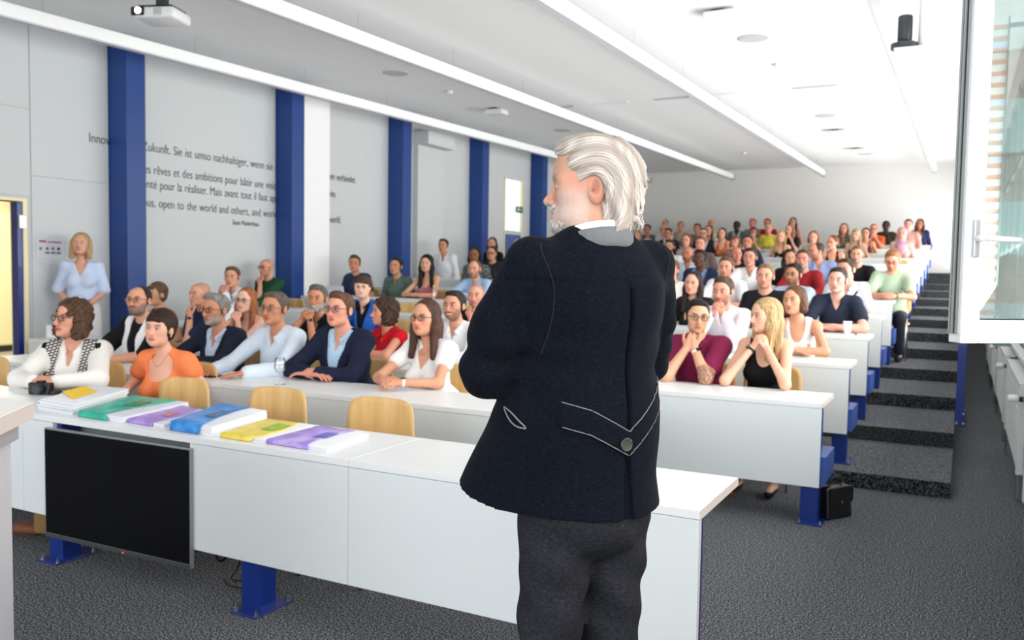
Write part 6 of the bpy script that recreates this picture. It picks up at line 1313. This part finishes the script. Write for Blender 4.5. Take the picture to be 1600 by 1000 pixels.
 {'x': -4.565, 'y': 15.575, 'z': 0.86, 'h': 1.245, 'near': 0, 'label': 'person with curly chestnut hair in the middle rows', 'sh': 'person with chestnut curls', 'fem': 1, 'top': 'tee', 'topm': ('M', 'grey_b', '9d9894'), 'style': 'curly', 'len': 0.03, 'hair': '5e3a26', 'skin': 'd29880', 'pose': 'down'},
 {'x': -5.885, 'y': 20.955, 'z': 1.36, 'h': 1.248, 'near': 0, 'label': 'black-haired man second row from the back', 'sh': 'black-haired man', 'top': 'tee', 'topm': ('M', 'taupe_a', '7d6a62'), 'style': 'side', 'hair': '14100f', 'skin': 'c48a6c', 'pose': 'down'},
 {'x': -4.985, 'y': 18.265, 'z': 1.11, 'h': 1.247, 'near': 0, 'label': 'man with glasses in dark suit and white shirt, middle rows', 'sh': 'man with glasses in dark suit', 'top': 'blazer', 'topm': ('M', 'white_c', 'd6d5dc'), 'jacketm': ('M', 'dark_suit', '1f2130'), 'style': 'short', 'hair': '6a5244', 'skin': 'dba492', 'glasses': 'glasses_thin', 'pose': 'down'},
 {'x': -3.928, 'y': 14.23, 'z': 0.735, 'h': 1.265, 'near': 0, 'label': 'fresh-faced man with reddish-brown hair', 'sh': 'reddish-brown-haired man', 'top': 'tee', 'topm': ('M', 'taupe_b', '6d5c58'), 'style': 'short', 'hair': '6a3c2a', 'skin': 'db9680', 'pose': 'down'},
 {'x': -5.238, 'y': 19.61, 'z': 1.235, 'h': 1.257, 'near': 0, 'label': 'woman with chestnut hair behind the man in the dark suit', 'sh': 'woman with chestnut hair', 'fem': 1, 'top': 'tee', 'topm': ('M', 'cream_a', 'bfb09a'), 'style': 'long', 'hair': '5a3624', 'skin': 'd29880', 'pose': 'down'},
 {'x': -5.897, 'y': 22.3, 'z': 1.485, 'h': 1.323, 'near': 0, 'label': 'bald man in pale yellow shirt in the last row', 'sh': 'bald man in pale yellow', 'top': 'shirt', 'topm': ('M', 'pale_yellow', 'cfc9a4'), 'style': 'none', 'crop': 0.2, 'hair': '9a7258', 'skin': 'cf8c70', 'pose': 'down'},
 {'x': -4.589, 'y': 18.265, 'z': 1.11, 'h': 1.245, 'near': 0, 'label': 'dark-haired woman with bare shoulders in rust top', 'sh': 'woman in rust top', 'fem': 1, 'top': 'tank', 'topm': ('M', 'rust_top', 'b4643c'), 'style': 'bob', 'hair': '3a221a', 'skin': 'd8a088', 'pose': 'down'},
 {'x': -5.236, 'y': 22.3, 'z': 1.485, 'h': 1.251, 'near': 0, 'label': 'black man in grey suit jacket in the last row', 'sh': 'black man in grey suit', 'top': 'blazer', 'topm': ('M', 'pale_b', 'b9c6cc'), 'jacketm': ('M', 'grey_suit', '5c666e'), 'style': 'short', 'hair': '0d0b0b', 'skin': '3a241c', 'pose': 'down'},
 {'x': -3.996, 'y': 16.92, 'z': 0.985, 'h': 1.145, 'near': 0, 'label': 'woman with auburn bob in the middle rows', 'sh': 'woman with auburn bob', 'fem': 1, 'top': 'tee', 'topm': ('M', 'taupe_c', '8b6f62'), 'style': 'bob', 'fringe': 1, 'hair': '7c452c', 'skin': 'd8937c', 'pose': 'down'},
 {'x': -4.835, 'y': 22.3, 'z': 1.485, 'h': 1.312, 'near': 0, 'label': 'ginger-haired man in the last row', 'sh': 'ginger-haired man', 'top': 'tee', 'topm': ('M', 'grey_c', '7e7672'), 'style': 'short', 'hair': '8a4a2e', 'skin': 'db8c78', 'pose': 'down'},
 {'x': -4.229, 'y': 19.61, 'z': 1.235, 'h': 1.207, 'near': 0, 'label': 'woman with glasses and brown fringe in yellow print', 'sh': 'woman in yellow print', 'fem': 1, 'top': 'tee', 'topm': ('yellow_print', 'bdb04e', 'print', '6f7a3a'), 'style': 'bob', 'fringe': 1, 'hair': '5c3a28', 'skin': 'd29880', 'glasses': 'glasses_dark', 'pose': 'mouth'},
 {'x': -3.451, 'y': 15.575, 'z': 0.86, 'h': 1.221, 'near': 0, 'label': 'dark-haired man in navy behind the white polo shirt', 'sh': 'dark-haired man in navy', 'top': 'tee', 'topm': ('M', 'navy_c', '232b48'), 'style': 'short', 'hair': '1d1513', 'skin': 'c98468', 'pose': 'down'},
 {'x': -4.47, 'y': 22.3, 'z': 1.485, 'h': 1.308, 'near': 0, 'label': 'man in red shirt against the back wall', 'sh': 'man in red against the wall', 'top': 'shirt', 'topm': ('M', 'dark_red', 'a01c2a'), 'style': 'short', 'hair': '6b3a2a', 'skin': 'd88a76', 'pose': 'down'},
 {'x': -4.166, 'y': 20.955, 'z': 1.36, 'h': 1.234, 'near': 0, 'label': 'blond person in bright yellow top', 'sh': 'person in yellow top', 'fem': 1, 'top': 'tee', 'topm': ('M', 'yellow_top', 'd6c648'), 'style': 'pixie', 'hair': 'b58a5a', 'skin': 'dba088', 'pose': 'down'},
 {'x': -3.38, 'y': 18.265, 'z': 1.11, 'h': 1.173, 'near': 0, 'label': 'blonde woman with long hair and black top in the far rows', 'sh': 'far blonde woman in black', 'fem': 1, 'top': 'tank', 'topm': ('M', 'black_d', '1b1c22'), 'style': 'long', 'hair': 'b98a58', 'hair2': 'dcb888', 'skin': 'e0a88c', 'pose': 'down'},
 {'x': -3.445, 'y': 19.61, 'z': 1.235, 'h': 1.258, 'near': 0, 'label': 'light brown-haired woman in black with an arm raised', 'sh': 'woman in black with arm raised', 'fem': 1, 'top': 'tee', 'topm': ('M', 'black_e', '151518'), 'style': 'long', 'hair': '8a5f46', 'skin': 'dca48c', 'pose': 'mouth', 'head': (-0.4, 0, 0)},
 {'x': -3.85, 'y': 22.3, 'z': 1.485, 'h': 1.33, 'near': 0, 'label': 'dark long-haired woman in the last row near the centre', 'sh': 'dark long-haired woman in the last row', 'fem': 1, 'top': 'tank', 'topm': ('M', 'plum_a', '4a2a30'), 'style': 'long', 'hair': '3a221a', 'skin': 'cf8f74', 'pose': 'down'},
 {'x': -2.54, 'y': 16.92, 'z': 0.985, 'h': 1.227, 'near': 0, 'label': 'woman with curly ginger-brown hair before an empty chair', 'sh': 'woman with ginger-brown curls', 'fem': 1, 'top': 'tee', 'topm': ('M', 'beige_b', 'a08a78'), 'style': 'curly', 'len': 0.03, 'hair': '7a4a2c', 'skin': 'db9f86', 'pose': 'down'},
 {'x': -2.489, 'y': 20.955, 'z': 1.36, 'h': 1.221, 'near': 0, 'label': 'woman with brown waves in leopard-pattern top', 'sh': 'woman in leopard pattern', 'fem': 1, 'top': 'tee', 'topm': ('leopard', 'b5a58a', 'print', '3a3028'), 'style': 'long', 'hair': '5c4230', 'skin': 'cf9678', 'pose': 'down'},
 {'x': -1.939, 'y': 18.265, 'z': 1.11, 'h': 1.206, 'near': 0, 'label': 'blonde-grey woman with straight hair and black straps', 'sh': 'blonde-grey woman', 'fem': 1, 'top': 'tank', 'topm': ('M', 'black_f', '1c1a1c'), 'style': 'long', 'fringe': 1, 'hair': 'a08a6c', 'hair2': 'cfc0a2', 'skin': 'd9a288', 'pose': 'down', 'head': (-0.15, 0, 0)},
 {'x': -1.895, 'y': 19.61, 'z': 1.235, 'h': 1.167, 'near': 0, 'label': 'dark-haired woman in brown sleeveless top', 'sh': 'dark-haired woman in brown', 'fem': 1, 'top': 'tank', 'topm': ('M', 'brown_a', '4c2c24'), 'style': 'bob', 'hair': '2f1e18', 'skin': 'cf8f74', 'pose': 'down'},
 {'x': -1.856, 'y': 20.955, 'z': 1.36, 'h': 1.202, 'near': 0, 'label': 'ginger man with glasses in orange, hand to his mouth', 'sh': 'man in orange', 'top': 'tee', 'topm': ('M', 'orange_b', 'd4622a'), 'style': 'short', 'hair': 'b06a44', 'skin': 'dd9a84', 'glasses': 'glasses_dark', 'pose': 'mouth'},
 {'x': -1.712, 'y': 22.3, 'z': 1.485, 'h': 1.218, 'near': 0, 'label': 'black man in dark camouflage shirt', 'sh': 'black man in camouflage', 'top': 'shirt', 'topm': ('camo', '4a4230', 'print', '2c2a1e'), 'style': 'short', 'hair': '0f0c0b', 'skin': '4a2c20', 'pose': 'down'},
 {'x': -1.113, 'y': 18.265, 'z': 1.11, 'h': 1.227, 'near': 0, 'label': 'woman in pink headscarf with pale blouse', 'sh': 'woman in pink headscarf', 'fem': 1, 'top': 'shirt', 'topm': ('M', 'pale_pink', 'c9a79c'), 'style': 'none', 'hair': '2a1d18', 'skin': 'cf9078', 'scarf': ('pink_scarf', 'bd8a9c', 'plain', None), 'scarfkind': 'hijab', 'pose': 'down'},
 {'x': -1.156, 'y': 20.955, 'z': 1.36, 'h': 1.295, 'near': 0, 'label': 'short dark-haired person beside the last desk end', 'sh': 'short dark-haired person', 'top': 'tee', 'topm': ('M', 'pink_b', 'c08a80'), 'style': 'short', 'hair': '2c1c18', 'skin': 'e09a8c', 'pose': 'down'},
 {'x': -0.987, 'y': 22.3, 'z': 1.485, 'h': 1.256, 'near': 0, 'label': 'long-haired person in navy at the right end of the last row', 'sh': 'long-haired person in navy', 'fem': 1, 'top': 'blazer', 'topm': ('M', 'white_d', 'd8d0c4'), 'jacketm': ('M', 'navy_d', '20264a'), 'style': 'long', 'hair': '33201a', 'skin': 'a8684e', 'pose': 'down', 'head': (-0.2, 0, 0)},
]
def as_mat(v):
    if isinstance(v, tuple) and v and v[0] == 'M': return cloth(v[1], v[2])
    if isinstance(v, tuple): return cloth(v[0], v[1], v[2], v[3]) if v[2] != 'plain' else cloth(v[0], v[1])
    return v
GLS = {'glasses_dark': mat('frame_dark', '1c1716', .3), 'glasses_amber': mat('frame_amber', '9a5a22', .3), 'glasses_brown': mat('frame_brown', '4a2c1c', .3), 'glasses_thin': mat('frame_silver', '77787c', .3, .8), 'glasses_purple': mat('frame_purple', '3a2c48', .3)}
WM = {'white': mat('watch_white', 'e9e7e4', .4), 'black': mat('watch_black', '1c1c1f', .4)}
def dress(d):
    d = dict(d); near = d['near']
    for k in ('topm', 'jacketm', 'scarf', 'scarf_edge', 'legm'):
        if k in d: d[k] = as_mat(d[k])
    if 'glasses' in d: d['glasses'] = GLS[d['glasses']]
    if 'watchm' in d: d['watchm'] = WM[d['watchm']]
    r = build_person(d)
    if d.get('strap'):
        MB().box(-.012, .012, -.19, .0, -.0, .0).v
        MB().tube([(.14, .03, d['h'] - .20), (.07, -.085, d['h'] - .33), (-.02, -.11, d['h'] - .47), (-.13, -.06, d['h'] - .62)], .012, 6).build('bag_strap', BLACK, r, True)
    yw = d.get('yaw', 0)
    chair(d['x'] - math.sin(yw) * .15, d['y'] + math.cos(yw) * .15, d['z'], 'plywood chair under the ' + d['sh'], 'occupied plywood chairs', yw)
for d in PEOPLE: dress(d)
# woman standing by the doorway wall
def standing_woman():
    root = thing('person', 'blonde woman in pale blue blouse standing against the left wall, hands joined', 'person', (-8.36, 6.02, .11), math.radians(44))
    hc = np.array((0, 0, 1.60), f32); Rh = rotm(-.05, .14, 0) * f32(.98); fr = (hc, Rh); S = Sculpt(); N = np.array((0, .03, 1.425))
    head_parts(S, fr, True); S.cap(N, hc + Rh @ np.array((0, .022, -.075), f32), .05, .046, .03)
    def torso(S, t):
        S.ell((0, .03, 1.24), (.145 + t, .10 + t, .16 + t), .03); S.cap((-.15, .03, 1.36), (.15, .03, 1.36), .045 + t, None, .05); S.ell((0, .02, 1.05), (.13 + t, .10 + t, .16 + t), .05)
        for sd in (-1, 1): S.ell((sd * .065, -.055, 1.21), (.055 + t, .05 + t, .055 + t), .04)
        S.ell((0, .03, .90), (.165 + t, .12 + t, .14 + t), .05)
    torso(S, 0)
    AR = [(sd, np.array((sd * .155, .03, 1.36)), np.array((sd * .225, .03, 1.10)), np.array((sd * .045, -.155, .92))) for sd in (-1, 1)]
    for sd, A, E_, W_ in AR: S.cap(A, E_, .043, .035, .03); S.cap(E_, W_, .035, .025, .02); hand(S, W_, (-sd * .55, -.25, -.75), (-sd * .3, .9, -.1), -sd, .5, s=.88)
    for sd in (-1, 1): S.cap((sd * .08, .03, .86), (sd * .09, .02, .48), .08, .052, .04); S.cap((sd * .09, .02, .48), (sd * .09, .04, .09), .052, .036, .03); S.cap((sd * .09, .05, .05), (sd * .10, -.12, .035), .038, .03, .02)
    V, Q = S.mesh((-.35, -.32, 0), (.35, .25, 1.5), .012); hl, hh_ = hc - .15, hc + .15; hl[2] = 1.42; V, Q = filt(V, Q, hl + .006, hh_ - .006, False)
    b0, b1 = np.array((-.16, -.32, .76)), np.array((.16, -.05, 1.0)); V, Q = filt(V, Q, b0 + .006, b1 - .006, False)
    a, b = S.mesh(hl, hh_, .005); V, Q = join([(V, Q), filt(a, b, hl + .001, hh_ - .001, True), S.mesh(b0, b1, .005)])
    C = np.tile(np.array(lin('cf9a80')), (len(V), 1)); p = (V - hc) @ (Rh / .98 ** 2); x, y, z = p[:, 0], p[:, 1], p[:, 2]; ax = np.abs(x); inh = V[:, 2] > 1.4
    for m_, c_, a_ in ((np.exp(-((x / .023) ** 4 + ((z + .0685) / .0105) ** 4)) * (y < -.075), 'a85a54', .9), (np.exp(-(((ax - .033) / .018) ** 4 + ((z - .0235) / .004) ** 2)) * (y < -.05), '7a5a44', .7), (np.exp(-(((ax - .031) / .013) ** 4 + ((z - .003) / .005) ** 2)) * (y < -.05), '3a2a24', .8)):
        m = (m_ * a_ * inh)[:, None]; C = C * (1 - m) + np.array(lin(c_)) * m
    np_mesh('body', V, Q, SKIN, root, np.clip(C, 0, 1))
    G = Sculpt(); torso(G, .018)
    for sd, A, E_, W_ in AR: G.cap(A, A + (E_ - A) * .92, .058, .066, .03)
    G.wedge(1.27, .45, .02, 1.6, .01); G.ell((0, .02, 1.45), (.06, .07, .04), .01, -1)
    V, Q = G.mesh((-.35, -.3, .96), (.35, .3, 1.5), .010, folds(.007, 2, 1.2), None, lambda F, X, Y, Z: np.maximum(F, (.99 + .25 * np.abs(X)) - Z)); np_mesh('blouse', V, Q, cloth('stripe_blouse', 'b3c3e0', 'gauze', 'c9d4ea', 2.0), root)
    K = Sculpt(); K.cap((0, -.13, 1.03), (.0, -.155, .93), .03, .022, .02); K.ell((0, -.12, 1.03), (.045, .03, .03), .02); V, Q = K.mesh((-.1, -.22, .86), (.1, -.05, 1.1), .008, folds(.004, 5, 2)); np_mesh('blouse_knot', V, Q, _M['cloth_stripe_blouse'], root)
    T_ = Sculpt(); T_.ell((0, .03, .92), (.178, .135, .13), .05)
    for sd in (-1, 1): T_.cap((sd * .08, .03, .86), (sd * .10, .03, .10), .105, .10, .03)
    V, Q = T_.mesh((-.3, -.25, .06), (.3, .3, 1.06), .013, folds(.005, 1, .8)); np_mesh('trousers', V, Q, cloth('white_trousers', 'd9d7d8'), root)
    for sd in (-1, 1): K = Sculpt(); K.cap((sd * .09, .06, .04), (sd * .10, -.14, .035), .042, .036, .02); V, Q = K.mesh((sd * .095 - .07, -.2, 0), (sd * .095 + .07, .13, .1), .01, None, None, lambda F, X, Y, Z: np.maximum(F, .002 - Z + 0 * X)); np_mesh('shoe', V, Q, mat('shoe_dark', '1d1a19', .4), root)
    H = Sculpt()
    def E(c, r, k=.01, op=1): H.ell(c, r, k, op, fr)
    E((0, .021, .038), (.090, .108, .096)); E((0, .06, -.04), (.088, .07, .10), .02)
    for sd in (-1, 1): H.cap((sd * .075, .0, .02), (sd * .085, .0, -.13), .036, .034, .02, 1, fr)
    E((0, -.108, -.02), (.054, .060, .085), .012, -1); E((0, -.10, -.09), (.06, .085, .07), .012, -1)
    V, Q = H.mesh(hc - np.array((.19, .19, .24)), hc + .19, .007, strand(.003, fr, 90, 1)); np_mesh('hair', V, Q, hair_mat('ad8a60', 'd6bb8c'), root)
    watch(root, AR[1][3] + (AR[1][2] - AR[1][3]) * .12, AR[1][2] - AR[1][3], .024, mat('watch_steel', '9a9ca0', .3, .9), WM['white'])
    MB().tube([N + np.array((.055 * math.cos(a), -.0 - .07 * math.sin(a), .01 - .09 * math.sin(a) ** 2)) for a in np.linspace(0, math.pi, 13)], .0016, 6).build('necklace', mat('chain_gold', 'b9924e', .3, .9), root)
standing_woman()
if not chair_used[0]: bpy.data.objects.remove(chair0)
